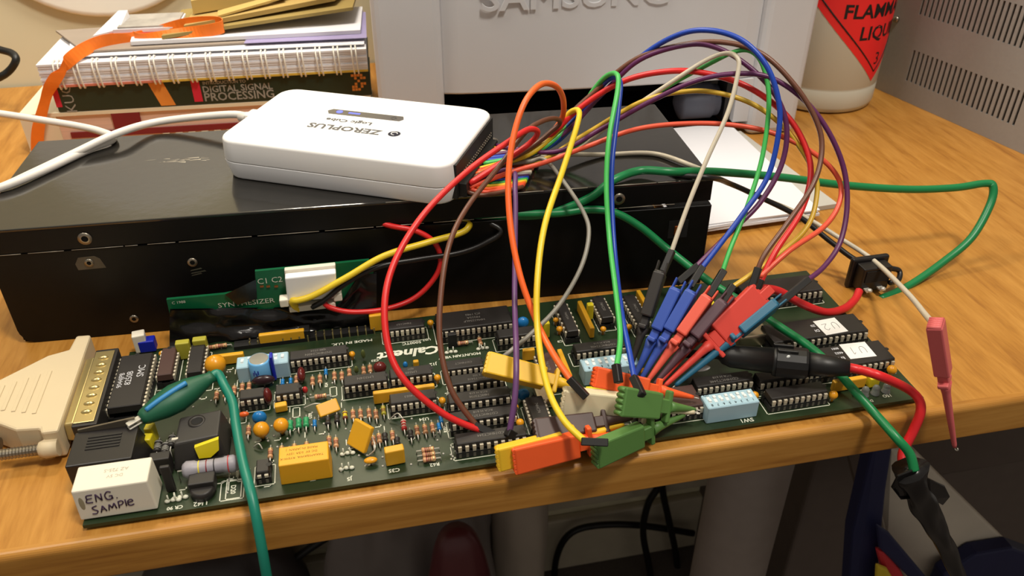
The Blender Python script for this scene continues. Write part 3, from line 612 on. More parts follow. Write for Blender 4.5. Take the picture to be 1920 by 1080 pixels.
def label_on(par, c, txt, rot, w, h, sh=.35, rnd=0):
    r = math.radians(rot); ex = V((math.cos(r), math.sin(r), 0)); ey = V((-math.sin(r), math.cos(r), 0)); c = V(c)
    q = [(-w/2, -h/2), (w/2, -h/2), (w/2, h/2), (-w/2, h/2)]
    mb = MB(); mb.prism([c+ex*a+ey*b for a, b in q], [c+ex*a+ey*b+Z*.012 for a, b in q]); mb.build('paper_label', K['paperlab'], par, bevel=rnd, seg=2 if rnd else 1)
    strokes = {'U': [[(-.35, .4), (-.4, -.1), (-.2, -.4), (.15, -.35), (.3, 0), (.33, .4)]], '2': [[(-.3, .25), (0, .42), (.3, .2), (.1, -.1), (-.35, -.4), (.35, -.38)]], '1': [[(-.15, .25), (.1, .42), (.0, -.42)]]}
    mb = MB(); x = -.22
    for chh in txt:
        for s in strokes[chh]: mb.tube([c+ex*(x+a*.38)+ey*(b*.55)+Z*.014 for a, b in s], .012, 4, 4)
        x += .45
    mb.build('pencil_writing', K['pencil'], par)
c = atz(1608, 657, 1.05); label_on(u1, (c.x, c.y, 1.05), 'U1', 178, 1.25, 1.05, rnd=.0)
c = atz(1557, 612, 1.05); label_on(u2, (c.x, c.y, 1.05), 'U2', 184, 1.15, 1.1)
ptext('EPIC', 1575, 672, .24, 'chiptextw', u1, 1.05); ptext('4652', 1573, 662, .2, 'chiptextw', u1, 1.05); ptext('8001', 1565, 654, .18, 'chiptextw', u1, 1.05)
ptext('DI', 1532, 620, .24, 'chiptextw', u2, 1.05); ptext('Z0', 1524, 611, .2, 'chiptextw', u2, 1.05)
# chip logo outline on the big 28-pin chip
# long serial controller chip and two neighbours at the left end
zc = 1.15
uart = chip_at(.05, 1.42, 5.35, 3.55, 28, along='y', top=zc)
text('SMC', .42, frame((1.1, 7.6, zc), (0, 1, 0), (-1, 0, 0)), K['chiptextw'], uart)
text('8250B', .36, frame((.66, 7.2, zc), (0, 1, 0), (-1, 0, 0)), K['chiptextw'], uart); text('9044JPB', .3, frame((.34, 7.1, zc), (0, 1, 0), (-1, 0, 0)), K['chiptextw'], uart)
a = atz(292, 705, 1.0); chip_at(a.x, a.x+.66, a.y, 2.0, 16, along='y', m='chipb')
a = atz(348, 700, 1.0); chip_at(a.x, a.x+.66, a.y, 2.1, 16, along='y')

# DIP switches
def dipsw(u0, v0, u1, v1, wid, h, nums, n=8, par=None):
    a = atz(u0, v0, ZP+h); b = atz(u1, v1, ZP+h); y = (a.y+b.y)/2
    mb = MB(); mb.box((a.x, y, ZP), (b.x, y+wid, ZP+h)); sw = mb.build('dip_switch', K['dip'], pcb, bevel=.04, seg=1)
    st = (b.x-a.x-.2)/n
    for i in range(n):
        x = a.x+.1+(i+.5)*st; mb = MB(); mb.box((x-.06, y+wid*.38, ZP+h-.05), (x+.06, y+wid*.8, ZP+h+.008)); mb.box((x-.055, y+wid*(.62 if i % 2 else .42), ZP+h), (x+.055, y+wid*(.78 if i % 2 else .58), ZP+h+.07)); mb.build('slider', K['dipw'], sw)
        if nums: text(str(n-i), .19, frame((x, y+wid*.2, ZP+h), (-1, 0, 0), (0, -1, 0)), K['blackprint'], sw)
    if nums: text('ON', .15, frame((a.x+.2, y+wid*.9, ZP+h), (-1, 0, 0), (0, -1, 0)), K['blackprint'], sw)
    return sw
dipsw(1329, 767, 1425, 752, .85, .85, True); dipsw(1097, 697, 1200, 681, .85, .85, True); dipsw(442, 692, 540, 678, .8, .85, False, 7)
ptext('SW1', 1400, 788, .3)

# small components
def leads(mb, c, d, L, r=.03):
    mb.tube([c-d*L-Z*(c.z-ZP), c-d*L, c+d*L, c+d*L-Z*(c.z-ZP)], r, 5, 1)
def resistor(u, v, d='y', body='resb', bands=True, L=.5, r=.11, z=None, colors=('band', 'band', 'dkred', 'gold')):
    z = z or ZP+r+.06; c = atz(u, v, z); d = Y if d == 'y' else X
    mb = MB(); mb.lathe(c-d*L/2, d, [(0, 0), (.0, r*.7), (L*.07, r), (L*.22, r*.95), (L*.26, r*.84), (L*.74, r*.84), (L*.78, r*.95), (L*.93, r), (L, r*.7), (L, 0)], 10)
    o = mb.build('resistor', K[body], pcb)
    mb = MB(); leads(mb, c, d, L*.5+.2); mb.build('lead_wire', K['solder'], o)
    if bands:
        mb = MB()
        for i, q in enumerate((.3, .44, .58, .84)): mb.mat(i).lathe(c-d*(L/2-L*q), d, [(-.02, r*(.87 if i < 3 else 1.02)), (.02, r*(.87 if i < 3 else 1.02))], 10, caps=False)
        mb.build('colour_bands', [K[q] for q in colors], o)
    return o
for u, v in [(600, 711), (627, 705), (586, 715), (641, 705), (556, 712), (682, 695), (694, 692), (655, 699), (662, 777), (676, 776), (692, 775), (705, 777), (782, 807), (797, 805), (811, 802), (711, 822), (736, 817), (617, 827), (630, 830), (507, 850), (466, 807), (439, 732), (454, 727), (467, 725), (406, 742), (423, 738), (575, 838), (552, 842), (528, 846), (900, 640), (700, 826)]: resistor(u, v)
for u, v in [(601, 743), (802, 843), (804, 852), (805, 861), (868, 643), (395, 651), (415, 648)]: resistor(u, v, 'x', colors=('dkred', 'band', 'band', 'gold'))
for u, v in [(560, 794), (574, 792), (544, 798)]: resistor(u, v, body='greenb', bands=False, L=.5, r=.13)
for u, v in [(611, 698), (590, 794), (827, 787), (823, 800), (530, 717), (545, 715)]: resistor(u, v, body='blueb', bands=False, L=.36, r=.09)
for u, v in [(615, 790), (632, 786), (722, 820), (770, 815), (745, 828)]: resistor(u, v, body='chip', bands=False, L=.4, r=.125)
resistor(647, 779, body='band', L=.4, colors=('brty',)*4); resistor(719, 770, body='olive'); resistor(757, 797, body='redb', L=.55, r=.12, colors=('silk', 'redb', 'silk', 'silk'))
resistor(395, 875, 'x', body='greyres', L=2.0, r=.34, z=ZP+.55, colors=('brty', 'dkred', 'blackprint', 'redb'))
def drop(u, v, r, m='yel', tip=True, h=None):
    c = atz(u, v, ZP+.15+r); mb = MB()
    if tip: mb.lathe((c.x, c.y, ZP+.02), Z, [(0, .05), (.12, r*.35), (.18+r*.5, r*.9), (.15+r*1.1, r), (.15+r*1.6, r*.8), (.15+r*1.95, r*.3), (.15+r*2, 0)], 14)
    else: mb.ell((c.x, c.y, ZP+.1+r), r, r*.75, r)
    o = mb.build('bead_capacitor', K[m], pcb)
    mb = MB(); mb.tube([(c.x-.08, c.y, ZP), (c.x-.08, c.y, ZP+.2)], .025, 5, 1); mb.tube([(c.x+.08, c.y, ZP), (c.x+.08, c.y, ZP+.2)], .025, 5, 1); mb.build('lead_wires', K['solder'], o)
for u, v, r in [(490, 806, .33), (527, 798, .31), (404, 684, .46), (304, 664, .15), (660, 665, .15), (820, 709, .16), (829, 752, .16), (807, 606, .16), (1042, 601, .14), (1049, 618, .16), (1131, 618, .15), (1179, 614, .16), (966, 764, .15), (975, 793, .17), (978, 807, .14), (1562, 741, .2), (1672, 694, .22), (1415, 742, .18), (1206, 697, .16)]: drop(u, v, r)
for u, v, r in [(486, 781, .3), (980, 603, .3), (981, 738, .28)]: drop(u, v, r, 'blueb', False)
def film(u, v, sx, sy, sz, m, rot=0, tilt=0, z0=0.05, name='film_capacitor', rnd=.05):
    c = atz(u, v, ZP+z0+sz/2); M = Matrix.Rotation(math.radians(rot), 3, 'Z') @ Matrix.Rotation(math.radians(tilt), 3, 'X')
    mb = MB(); mb.obox(c, M @ X, M @ Y, M @ Z, sx, sy, sz); return mb.build(name, K[m], pcb, bevel=rnd, seg=2)
def oval(u, v, rx, ry, rz, m): 
    c = atz(u, v, ZP+.12+rz); mb = MB(); mb.ell(c, rx, ry, rz, 12, 8); o = mb.build('dipped_capacitor', K[m], pcb)
    mb = MB(); mb.tube([c, (c.x, c.y, ZP)], .03, 5, 1); mb.build('lead_wires', K['solder'], o)
oval(565, 702, .18, .38, .3, 'maroon'); oval(502, 742, .18, .3, .38, 'maroon'); oval(712, 689, .3, .25, .28, 'maroon'); oval(572, 731, .12, .12, .17, 'redb'); oval(494, 713, .5, .2, .25, 'plum'); oval(457, 777, .22, .12, .12, 'orangeb')
oval(681, 664, .1, .1, .25, 'olivec'); oval(744, 686, .1, .1, .15, 'olivec'); oval(668, 693, .1, .1, .2, 'olivec'); oval(760, 684, .11, .11, .17, 'blueb'); oval(695, 863, .27, .15, .12, 'yel')
film(615, 765, .9, .22, .55, 'yelb', 20, -50); film(676, 817, .95, .22, 1.1, 'yelb', -48, -32); film(740, 853, .75, .35, .75, 'yelb', 4, 0); film(527, 763, .5, .3, .35, 'yelb', 5); film(780, 681, .25, .2, .3, 'yelb')
for u, v, L in ((529, 630, 2.05),): film(u, v, L, .24, .5, 'yelb', 0, z0=.15, name='resistor_network')
film(758, 738, 2.6, .22, .6, 'yelb', 0, name='resistor_network'); film(991, 664, .55, .22, .6, 'yelb', 0, name='resistor_network'); film(1591, 719, 1.55, .24, .55, 'yelb', 1, name='resistor_network'); film(430, 672, 1.3, .24, .5, 'yelb', 0, name='resistor_network')
film(1098, 598, .22, 2.3, .6, 'yelb', 0, name='resistor_network'); film(1058, 688, .22, 1.9, .6, 'yelb', 0, name='resistor_network'); film(1203, 565, .22, 1.2, .6, 'yelb', 0, name='resistor_network'); film(705, 604, .6, .24, .9, 'yelb', 0, name='resistor_network')
for u, v in ((1106, 583), (1024, 617)): film(u, v, .3, .3, .85, 'brty', 0, name='trimmer')
for u, v in ((1635, 712), (1365, 563), (1470, 622), (1330, 575)): film(u, v, .5, .45, .5, 'brty', 5, name='jumper_cap')
film(1118, 735, .9, .4, .35, 'brty', -10, name='jumper_cap')
for u, v in ((345, 655), (377, 649)): film(u, v, .6, .35, .9, 'olive', 0, name='box_capacitor')
film(461, 702, .4, .3, .5, 'blueb', 0); film(512, 687, .14, .4, 1.3, 'navy', 0)
film(263, 640, .55, .5, .95, 'relay', 8, name='coil_block'); film(277, 645, .7, .5, .6, 'navy', 0, name='blue_trimmer')
c = atz(491, 700, ZP+.3); mb = MB(); mb.lathe((c.x, c.y, ZP), Z, [(0, .46), (.05, .48), (.12, .45), (.18, .48), (1.05, .48), (1.12, .42)], 24); o = mb.build('electrolytic_capacitor', K['skyb'], pcb)
mb = MB(); mb.lathe((c.x, c.y, ZP+1.1), Z, [(0, .42), (.03, .4)], 24); mb.build('can_top', K['alu'], o)
mb = MB()
for i in range(4):
    a = math.radians(-125+i*9); mb.obox((c.x+.485*math.cos(a), c.y+.485*math.sin(a), ZP+.6+.12*(i % 2)), V((-math.sin(a), math.cos(a), 0)), V((math.cos(a), math.sin(a), 0)), Z, .04, .01, .2)
mb.build('print_marks', K['navy'], o)

# relays, transformer, jacks
a = atz(151, 975, ZP); er = MB(); EX0, EX1, EY0, EY1, EH = -.08, 2.58, .2, 1.5, 1.5
er.prism([(EX0, EY0, ZP+.05), (EX1, EY0, ZP+.05), (EX1, EY1, ZP+.05), (EX0, EY1, ZP+.05)], [(EX0+.04, EY0+.03, ZP+EH), (EX1-.06, EY0+.03, ZP+EH), (EX1-.06, EY1-.03, ZP+EH), (EX0+.04, EY1-.03, ZP+EH)])
er = er.build('white_relay', K['relay'], pcb, bevel=.06)
ef = EY0+.0
def strokes(par, paths, o, ex, ey, r, m, k=1):
    mb = MB(); nz = ex.cross(ey)
    for p in paths: mb.tube([o+ex*(x*k)+ey*(y*k) for x, y in p], r, 5, 4 if len(p) > 3 else 1)
    return mb.build('handwriting', m, par)
ENG = [[(.36, .0), (0, .05), (.05, .3), (.08, .6), (.42, .62)], [(.05, .32), (.36, .36)],
       [(.55, 0), (.58, .35), (.6, .62)], [(.6, .62), (.9, .04)], [(.9, .04), (.92, .62)],
       [(1.5, .6), (1.3, .68), (1.12, .4), (1.2, .06), (1.45, .05), (1.52, .3), (1.35, .3)], [(1.5, .3), (1.53, .05)], [(1.75, .05), (1.8, .06)]]
SAM = [[(.3, .66), (.02, .56), (.1, .38), (.28, .22), (.2, .02), (-.06, .06)],
       [(.46, .02), (.62, .55)], [(.62, .55), (.8, .06)], [(.53, .24), (.74, .26)],
       [(.94, .06), (1.02, .54)], [(1.02, .54), (1.16, .2)], [(1.16, .2), (1.32, .58)], [(1.32, .58), (1.4, .1)],
       [(1.56, .08), (1.58, .62)], [(1.58, .62), (1.78, .64), (1.86, .48), (1.76, .34), (1.58, .3)],
       [(2.0, .68), (2.0, .12)], [(2.16, .38), (2.42, .42), (2.34, .6), (2.14, .5), (2.14, .18), (2.3, .1), (2.46, .16)]]
tl = V((0, 1, 0))
strokes(er, ENG, V((.34, EY0+.012, ZP+.86)), V((1, 0, .03)), V((.05, .021, 1)), .026, K['ink'], .58)
strokes(er, SAM, V((.42, EY0+.004, ZP+.28)), V((1, 0, .09)), V((.05, .021, 1)), .026, K['ink'], .58)
mb = MB(); mb.ell((.17, EY0+.02, ZP+.78), .1, .012, .4); mb.build('ink_smudge', mat('smudge', (150, 140, 112), .7, var=.4), er)
text('AZ 725-S', .22, frame((1.35, 1.05, ZP+EH), (-1, 0, 0), (0, -1, 0)), mat('faint_print', (186, 178, 162), .6), er); text('DC 5V', .2, frame((1.35, .75, ZP+EH), (-1, 0, 0), (0, -1, 0)), MATS['faint_print'], er)
a = atz(527, 910, ZP+.05); b2 = atz(624, 893, ZP+.05); yy = (a.y+b2.y)/2
mb = MB(); mb.prism([(a.x, yy, ZP), (b2.x, yy, ZP), (b2.x, yy+1.05, ZP), (a.x, yy+1.05, ZP)], [(a.x+.04, yy+.03, ZP+1.0), (b2.x-.04, yy+.03, ZP+1.0), (b2.x-.04, yy+1.02, ZP+1.0), (a.x+.04, yy+1.02, ZP+1.0)]); yr = mb.build('yellow_relay', K['yrelay'], pcb, bevel=.05)
for j, t in enumerate(('TAKAMISAWA  RY5W-K', 'DC 5V  0.5A 125V', 'MADE IN JAPAN  J')): text(t, .15, frame((a.x+.9, yy+.35+.22*j, ZP+1.0), (-1, 0, 0), (0, -1, 0)), K['yprint'], yr)
# modular jack
jx0, jx1, jy0, jy1, jh = -.6, 1.72, 1.72, 3.55, 1.35
mb = MB(); mb.box((jx0, jy0, ZP), (jx1, jy1, ZP+jh)); jk = mb.build('modular_jack', K['jack'], pcb, bevel=.05)
mb = MB()
for i in range(5): mb.box((jx0+.55, jy0+.75+i*.16, ZP+jh), (jx1-.55, jy0+.83+i*.16, ZP+jh+.03))
mb.build('grip_ribs', K['sock'], jk)
mb = MB(); mb.prism([(jx1, jy0+.1, ZP), (jx1+.45, jy0+.2, ZP), (jx1+.45, jy1-.2, ZP), (jx1, jy1-.1, ZP)], [(jx1, jy0+.1, ZP+jh-.1), (jx1+.1, jy0+.2, ZP+jh-.4), (jx1+.1, jy1-.2, ZP+jh-.4), (jx1, jy1-.1, ZP+jh-.1)]); mb.build('side_wedge', K['jack'], jk)
mb = MB(); mb.prism([(jx0+.1, jy1, ZP+.2), (jx1-.1, jy1, ZP+.2), (jx1-.1, jy1+.08, ZP+.2), (jx0+.1, jy1+.08, ZP+.2)], [(jx0+.1, jy1, ZP+jh+.1), (jx1-.1, jy1, ZP+jh+.35), (jx1-.1, jy1+.08, ZP+jh+.35), (jx0+.1, jy1+.08, ZP+jh+.1)]); mb.build('shield_tab', mat('grey_tab', (120, 112, 98), .4, .7), jk)
for u, v in ((280, 832), (284, 812)): film(u, v, .35, .4, .8, 'brty', -10, name='box_capacitor')
for u, v in ((296, 838), (310, 842), (322, 828)): resistor(u, v, body='chip', L=.6, r=.16, z=ZP+.5, colors=('greytext',)*4)
film(303, 868, .75, .45, .8, 'chip', 0, name='power_transistor'); film(315, 897, .35, .16, 1.3, 'chip', 0, name='power_transistor')
film(380, 905, .95, .6, .55, 'chip', 0, name='power_transistor')
c = atz(380, 918, ZP+.2); mb = MB(); mb.lathe((c.x, c.y-.02, ZP+.02), Z, [(0, .45), (.3, .45), (.36, .38)], 16); mb.build('round_standoff', K['chip'], pcb)
chipx(478, 888, 505, 883, .75, 4, top=.85)
for u, v in ((325, 940), (650, 880), (652, 852), (846, 662), (905, 655), (338, 935)):
    c = atz(u, v, ZP); mb = MB()
    for i in range(3): mb.ell((c.x-.2+i*.2, c.y+.03*(i % 2), ZP+.05), .11, .09, .08, 8, 5)
    for i in range(2): mb.tube([(c.x-.15+i*.25, c.y, ZP), (c.x-.15+i*.25, c.y, ZP+.35)], .03, 5, 1)
    mb.build('solder_header', K['silk'], pcb)
# transformer / pot core
c = atz(378, 850, ZP+.2); tx, ty = c.x, c.y
mb = MB(); mb.prism([(tx-1.0, ty-.6, ZP), (tx+1.05, ty-.5, ZP), (tx+1.05, ty+1.5, ZP), (tx-.95, ty+1.4, ZP)], [(tx-.8, ty-.3, ZP+1.15), (tx+.85, ty-.3, ZP+1.3), (tx+.85, ty+1.2, ZP+1.3), (tx-.75, ty+1.2, ZP+1.15)]); tr = mb.build('transformer_core', K['core'], pcb, bevel=.08)
mb = MB(); mb.lathe((tx-.05, ty+.75, ZP+1.2), Z, [(0, .33), (.05, .33), (.05, .2), (-.1, .2)], 20, caps=False); mb.build('core_ring', K['chip'], tr)
mb = MB(); mb.lathe((tx-.05, ty+.75, ZP+1.225), Z, [(0, .2), (.012, .2)], 20); mb.build('core_hole', K['dark'], tr)
fy = lambda z: ty-.58+.24*z/1.2
sp = [(tx+.02, .5), (tx+.45, .48), (tx+.8, .75), (tx+.86, 1.22), (tx+.45, 1.12), (tx-.06, 1.0)]
mb = MB(); mb.prism([(x, fy(z)-.12, ZP+z) for x, z in sp], [(x, fy(z)+.02, ZP+z+.02) for x, z in sp]); mb.build('yellow_label', K['sticker'], tr)
mb = MB(); mb.obox((tx-.75, ty+.0, ZP+1.1), X, Y, Z, .35, .14, .12); mb.build('core_clamp', K['solder'], tr, bevel=.02, seg=1)
mb = MB(); mb.obox((tx+.2, ty-.62, ZP+.22), X, Y, Z, 1.6, .3, .4); mb.build('bobbin', K['sock'], tr, bevel=.05)
# silver crystal can, leds, jumpers, wire links
c = atz(1415, 634, ZP+.45); mb = MB(); mb.prism([(c.x-.85, c.y-.1, ZP), (c.x+.85, c.y-.1, ZP), (c.x+.85, c.y+1.1, ZP), (c.x-.85, c.y+1.1, ZP)], [(c.x-.8, c.y-.05, ZP+.6), (c.x+.8, c.y-.05, ZP+.6), (c.x+.8, c.y+1.05, ZP+.6), (c.x-.8, c.y+1.05, ZP+.6)]); mb.build('crystal_can', K['silver'], pcb, bevel=.08)
c = atz(1020, 745, ZP+.3); mb = MB(); mb.box((c.x-.35, c.y-.5, ZP+.1), (c.x+.35, c.y+.9, ZP+.5)); mb.build('crystal_can', K['silver'], pcb, bevel=.12)
c = atz(1314, 689, ZP+.9); mb = MB(); mb.ell((c.x, c.y, ZP+.85), .45, .18, .1); mb.build('white_button', K['white'], pcb)
for i, (u, v) in enumerate(((1622, 735), (1642, 732), (1662, 728))):
    c = atz(u, v, ZP+.2); mb = MB(); mb.lathe((c.x, c.y, ZP), Z, [(0, .2), (.06, .2), (.08, .16), (.35, .16), (.46, .1), (.5, 0)], 12); mb.build('clear_led', K['clear'], pcb)
c = atz(849, 650, ZP); mb = MB(); mb.box((c.x-.2, c.y-.1, ZP), (c.x+.2, c.y+.15, ZP+.75)); mb.build('black_jumper', K['sock'], pcb, bevel=.03)
c = atz(573, 638, ZP); mb = MB(); mb.box((c.x-.2, c.y-.1, ZP), (c.x+.25, c.y+.4, ZP+.6)); mb.build('black_jumper', K['sock'], pcb, bevel=.03)
mb = MB()
for i in range(16):
    c = atz(470+i*15.5, 652-i*1.75, ZP)
    for dy in (0, .254): mb.box((c.x-.03, c.y+dy-.03, ZP), (c.x+.03, c.y+dy+.03, ZP+.35))
mb.build('header_pins', K['gold'], pcb)['kind'] = 'stuff'
c0 = atz(440, 655, ZP); c1 = atz(700, 622, ZP); MB().box((c0.x, c0.y-.1, ZP), (c1.x, c0.y+.35, ZP+.2)).build('pin_header', K['sock'], pcb)
lw = [[(690, 812, .3), (700, 825, .6), (703, 842, .5), (690, 855, .1)], [(570, 765, .1), (590, 757, .4), (605, 758, .3)], [(476, 838, .1), (485, 832, .3), (492, 842, .1)], [(730, 788, .1), (745, 775, .5), (755, 785, .5)], [(1620, 730, .05), (1600, 738, .1), (1612, 748, .05)]]
for p in lw:
    mb = MB(); mb.tube([atz(u, v, ZP+z) for u, v, z in p], .03, 6, 6); mb.build('wire_link', K['solder'], pcb)
# printing on the board
ptext('Calnext', 768, 661, .78, sx=1.15, shear=.2, bold=.025); ptext('5000TC', 772, 643, .27); ptext('MADE IN U.K.', 660, 642, .24, sx=1.3); ptext('MOUNTAIN VIEW', 862, 667, .24); ptext('U37', 800, 637, .22); ptext('C35', 739, 882, .26); ptext('R62', 815, 871, .24); ptext('J5', 655, 898, .26); ptext('U42', 376, 944, .3); ptext('CR 90', 328, 952, .22); ptext('C9', 1050, 640, .22); ptext('U26', 1080, 637, .22); ptext('U34', 795, 786, .24); ptext('J12', 812, 683, .26); ptext('1SO', 1663, 742, .24)
ptext('U39', 582, 780, .2, rot=90); ptext('R24', 612, 722, .18, rot=90); ptext('CR2', 600, 742, .18, rot=0); ptext('C53', 703, 676, .2); ptext('R59', 835, 806, .2, rot=90); ptext('DS2', 1630, 752, .2)
c = atz(437, 918, ZP); srect(c.x-.25, c.y-.45, c.x+.3, c.y+.45); srect(c.x-.45, c.y-.5, c.x+.4, c.y+.5); ptext('D20', 437, 918, .26, rot=-90); srect(5.0, .62, 5.0+.02, 1.6)
random.seed(21)
for i in range(120):
    x, y = random.uniform(3.2, 16.3), random.uniform(.5, 8.2); q = random.choice((0, 1))
    if x > 9.2 and y > 5.4: continue
    if q: sline([(x, y), (x, y+.3)]) if i % 3 else srect(x, y, x+.28, y+.6)
    else: sline([(x, y), (x+.22, y), (x+.22, y+.1)], .022)
silk.build('silkscreen', K['silk'], pcb)['kind'] = 'stuff'
mb = MB()
for i in range(230):
    x, y = random.uniform(3.2, 16.3), random.uniform(.5, 8.4)
    if x > 9.2 and y > 5.4: continue
    mb.ell((x, y, ZP+.01), .055, .05, .05, 6, 4)
mb.build('solder_dots', K['solder'], pcb)['kind'] = 'stuff'

# d-type connector on the left edge of the board
dz0, dz1 = ZP, 1.45
dm = MB().box((-.95, 4.15, dz0), (.0, 9.1, dz1)).build('connector_body', K['chip'], pcb, bevel=.05)
mb = MB(); mb.prism([(-.95, 4.35, .5), (-.95, 9.0, .5), (-.95, 8.8, 1.35), (-.95, 4.5, 1.35)], [(-1.35, 4.4, .55), (-1.35, 8.9, .55), (-1.35, 8.75, 1.3), (-1.35, 4.55, 1.3)]); mb.build('connector_shell', K['gold'], dm, bevel=.08)
mb = MB(); mb.box((-.9, 4.3, dz1), (-.12, 8.9, dz1+.05)); sh = mb.build('top_shell', K['gold'], dm, bevel=.03)
for i in range(8):
    mb = MB(); mb.ell((-.5, 4.9+i*.5, dz1+.05), .22, .11, .1, 10, 6); mb.build('shell_dimple', K['gold'], sh)
mb = MB(); mb.lathe((-.75, 4.1, .9), -Y, [(0, .16), (.25, .16), (.3, .1)], 10); mb.build('jack_screw', K['gold'], dm)

# ================================================================== things on and around the board
# beige d-type cable hood
hd = thing('cable_plug', 'beige plastic cable plug joined to the left end of the circuit board', 'plug', (-3.5, 7, .0))
hp = [(-1.38, 4.0), (-1.38, 10.3), (-2.0, 10.35), (-2.1, 9.35), (-2.9, 9.1), (-4.7, 7.6), (-5.4, 7.3), (-9.5, 7.2), (-9.5, 5.5), (-5.4, 5.6), (-4.6, 5.5), (-3.0, 4.4), (-2.1, 4.3), (-2.0, 4.0)]
mb = MB(); mb.prism([(x, y, .12) for x, y in hp], [(x, y, 1.5) for x, y in hp]); hb = mb.build('hood', K['beige'], hd, bevel=.1)
for i in range(5):
    x = -2.6-i*.42; l = 1.35-i*.15; mb = MB(); mb.box((x, 6.55-l, 1.5), (x+.16, 6.55+l, 1.54)); mb.build('rib', K['beige'], hb, bevel=.015, seg=1)
mb = MB(); mb.lathe((-1.5, 3.9, .75), -X, [(0, .36), (.5, .38), (.7, .3), (.75, .2)], 16); mb.build('screw_boss', K['beige'], hd)
mb = MB(); mb.lathe((-2.15, 3.9, .75), -X, [(i*.06, .19 if i % 2 else .23) for i in range(26)], 14, smooth=False); mb.build('thumb_screw', K['bare'], hd)
mb = MB(); mb.lathe((-3.9, 4.75, .6), -X, [(i*.06, .2 if i % 2 else .24) for i in range(40)], 14, smooth=False); mb.build('thumb_screw', K['bare'], hd)

# upright synthesizer card with tape and connector
YS = 10.62
sc = thing('synthesizer_card', 'small bright green synthesizer card standing upright, wrapped in black tape', 'circuit card', (6.5, YS, .0))
def sy(u, v, dy=0): return aty(u, v, YS+dy)
op = [(312, 562), (420, 552), (480, 540), (478, 509), (692, 488), (700, 505), (700, 600), (330, 640)]
mb = MB(); mb.prism([sy(u, v) for u, v in op], [sy(u, v)+Y*.16 for u, v in op]); cardb = mb.build('board', K['pcb2'], sc)
tp = [(318, 581), (400, 582), (545, 576), (640, 566), (668, 500), (700, 492), (706, 600), (640, 622), (480, 640), (336, 652)]
def tapemesh(poly, dy, name):
    n = len(poly); c = V((0, 0, 0)); P = [sy(u, v, dy-.03-.05*((i*37) % 5)/5) for i, (u, v) in enumerate(poly)]
    mb = MB(); mb.prism(P, [p+Y*.05 for p in P]); return mb.build(name, K['tape'], sc)
random.seed(9)
mb = MB(); nu, nv = 26, 8; P = []
for j in range(nv+1):
    for i in range(nu+1):
        t = i/nu; uu = 318+(706-318)*t; top = 582-6*t-8*max(0, t-.6); top = top if t < .82 else top-60*min(1, (t-.82)/.1); bot = 652-46*t
        vv = top+(bot-top)*j/nv
        bmp = .10*math.sin(i*.9+j*.7)+.08*math.sin(i*.37-j*1.3+1)+.05*math.sin(i*1.9+j*2.2); P.append(sy(uu, vv, -.22-bmp-.35*(j/nv)**2))
F = [[j*(nu+1)+i, (j+1)*(nu+1)+i, (j+1)*(nu+1)+i+1, j*(nu+1)+i+1] for j in range(nv) for i in range(nu)]
mb.add(P, F, True); N = len(P); mb.add([p+Y*.12 for p in P], [f[::-1] for f in F], True)
mb.build('black_tape', K['tape'], sc)
mb = MB(); tq = [(300+122, 552), (480, 524), (482, 560), (445, 572)]; mb.prism([sy(u, v, -.1) for u, v in tq], [sy(u, v, -.02) for u, v in tq]); mb.build('black_tape', K['tape'], sc)
text('SYNTHESIZER', .36, frame(sy(462, 568, -.012), V((1, 0, -.02)), Z), K['silk'], sc, sx=1.15); text('C1 C2', .42, frame(sy(506, 526, -.012), X, Z), K['silk'], sc); text('C 1988', .2, frame(sy(335, 567, -.012), X, Z), K['silk'], sc)
for u in (491, 503, 518): mb = MB(); mb.obox(sy(u, 537, -.03), X, Y, Z, .16, .05, .09); mb.build('chip_component', K['copper'], sc)
wc = thing('power_connector', 'white plastic power connector plugged into the upright green card', 'connector', tuple(sy(585, 560, -.5)))
a, b2, c2, d2 = sy(533, 507, -.3), sy(629, 497, -.3), sy(632, 550, -.3), sy(538, 557, -.3)
mb = MB(); mb.prism([a, b2, c2, d2], [p+Y*.28 for p in (a, b2, c2, d2)]); mb.build('header', K['relay'], wc, bevel=.04)
a, b2, c2, d2 = sy(534, 522, -.75), sy(630, 512, -.75), sy(632, 560, -.75), sy(540, 566, -.75)
mb = MB(); mb.prism([a, b2, c2, d2], [p+Y*.45 for p in (a, b2, c2, d2)]); hs = mb.build('housing', K['white'], wc, bevel=.06)
for u, v in ((533, 564), (633, 553)):
    mb = MB(); mb.obox(sy(u, v, -.55), X, Y, Z, .4, .5, .42); mb.build('side_latch', K['relay'], wc, bevel=.06)
mb = MB(); mb.obox(sy(586, 572, -.55), X, Y, Z, 2.1, .45, .3); mb.build('foot', K['relay'], wc, bevel=.05)

# ------------------------------------------------------------------ wires
def wire(name, label, pts, r, m, group=None, sub=8, cat='wire'):
    P = [p if isinstance(p, Vector) else aty(*p) for p in pts]
    mb = MB(); mb.tube(P, r, 8, sub); o = mb.build(name, m if not isinstance(m, str) else wm(m), origin=tuple(P[-1])); return tag(o, label, cat, group)
def lead(label, pts, m, sk=None, r=.12, dark='sock'):
    o = wire('test_lead', label, pts, r, m, 'thin coloured test leads of the logic analyser', cat='test lead')
    if sk:
        P = [p if isinstance(p, Vector) else aty(*p) for p in pts]; a = P[-1]; b = aty(*sk); d = (b-a).normalized(); a2 = a-d*.15
        s = d.orthogonal().normalized(); v = d.cross(s); mb = MB(); mb.obox((a2+b)/2, s, v, d, .3, .3, (b-a2).length); mb.build('socket', K['sock'], o, bevel=.03, seg=1)
    return o
H = lambda k: cp(XR+.38, -2.45+k*.31, 6.78)        # the outlets of the plug block, k = 0..15
J = lambda k: cp(XR+.38, -2.45+k*.31, 6.6)
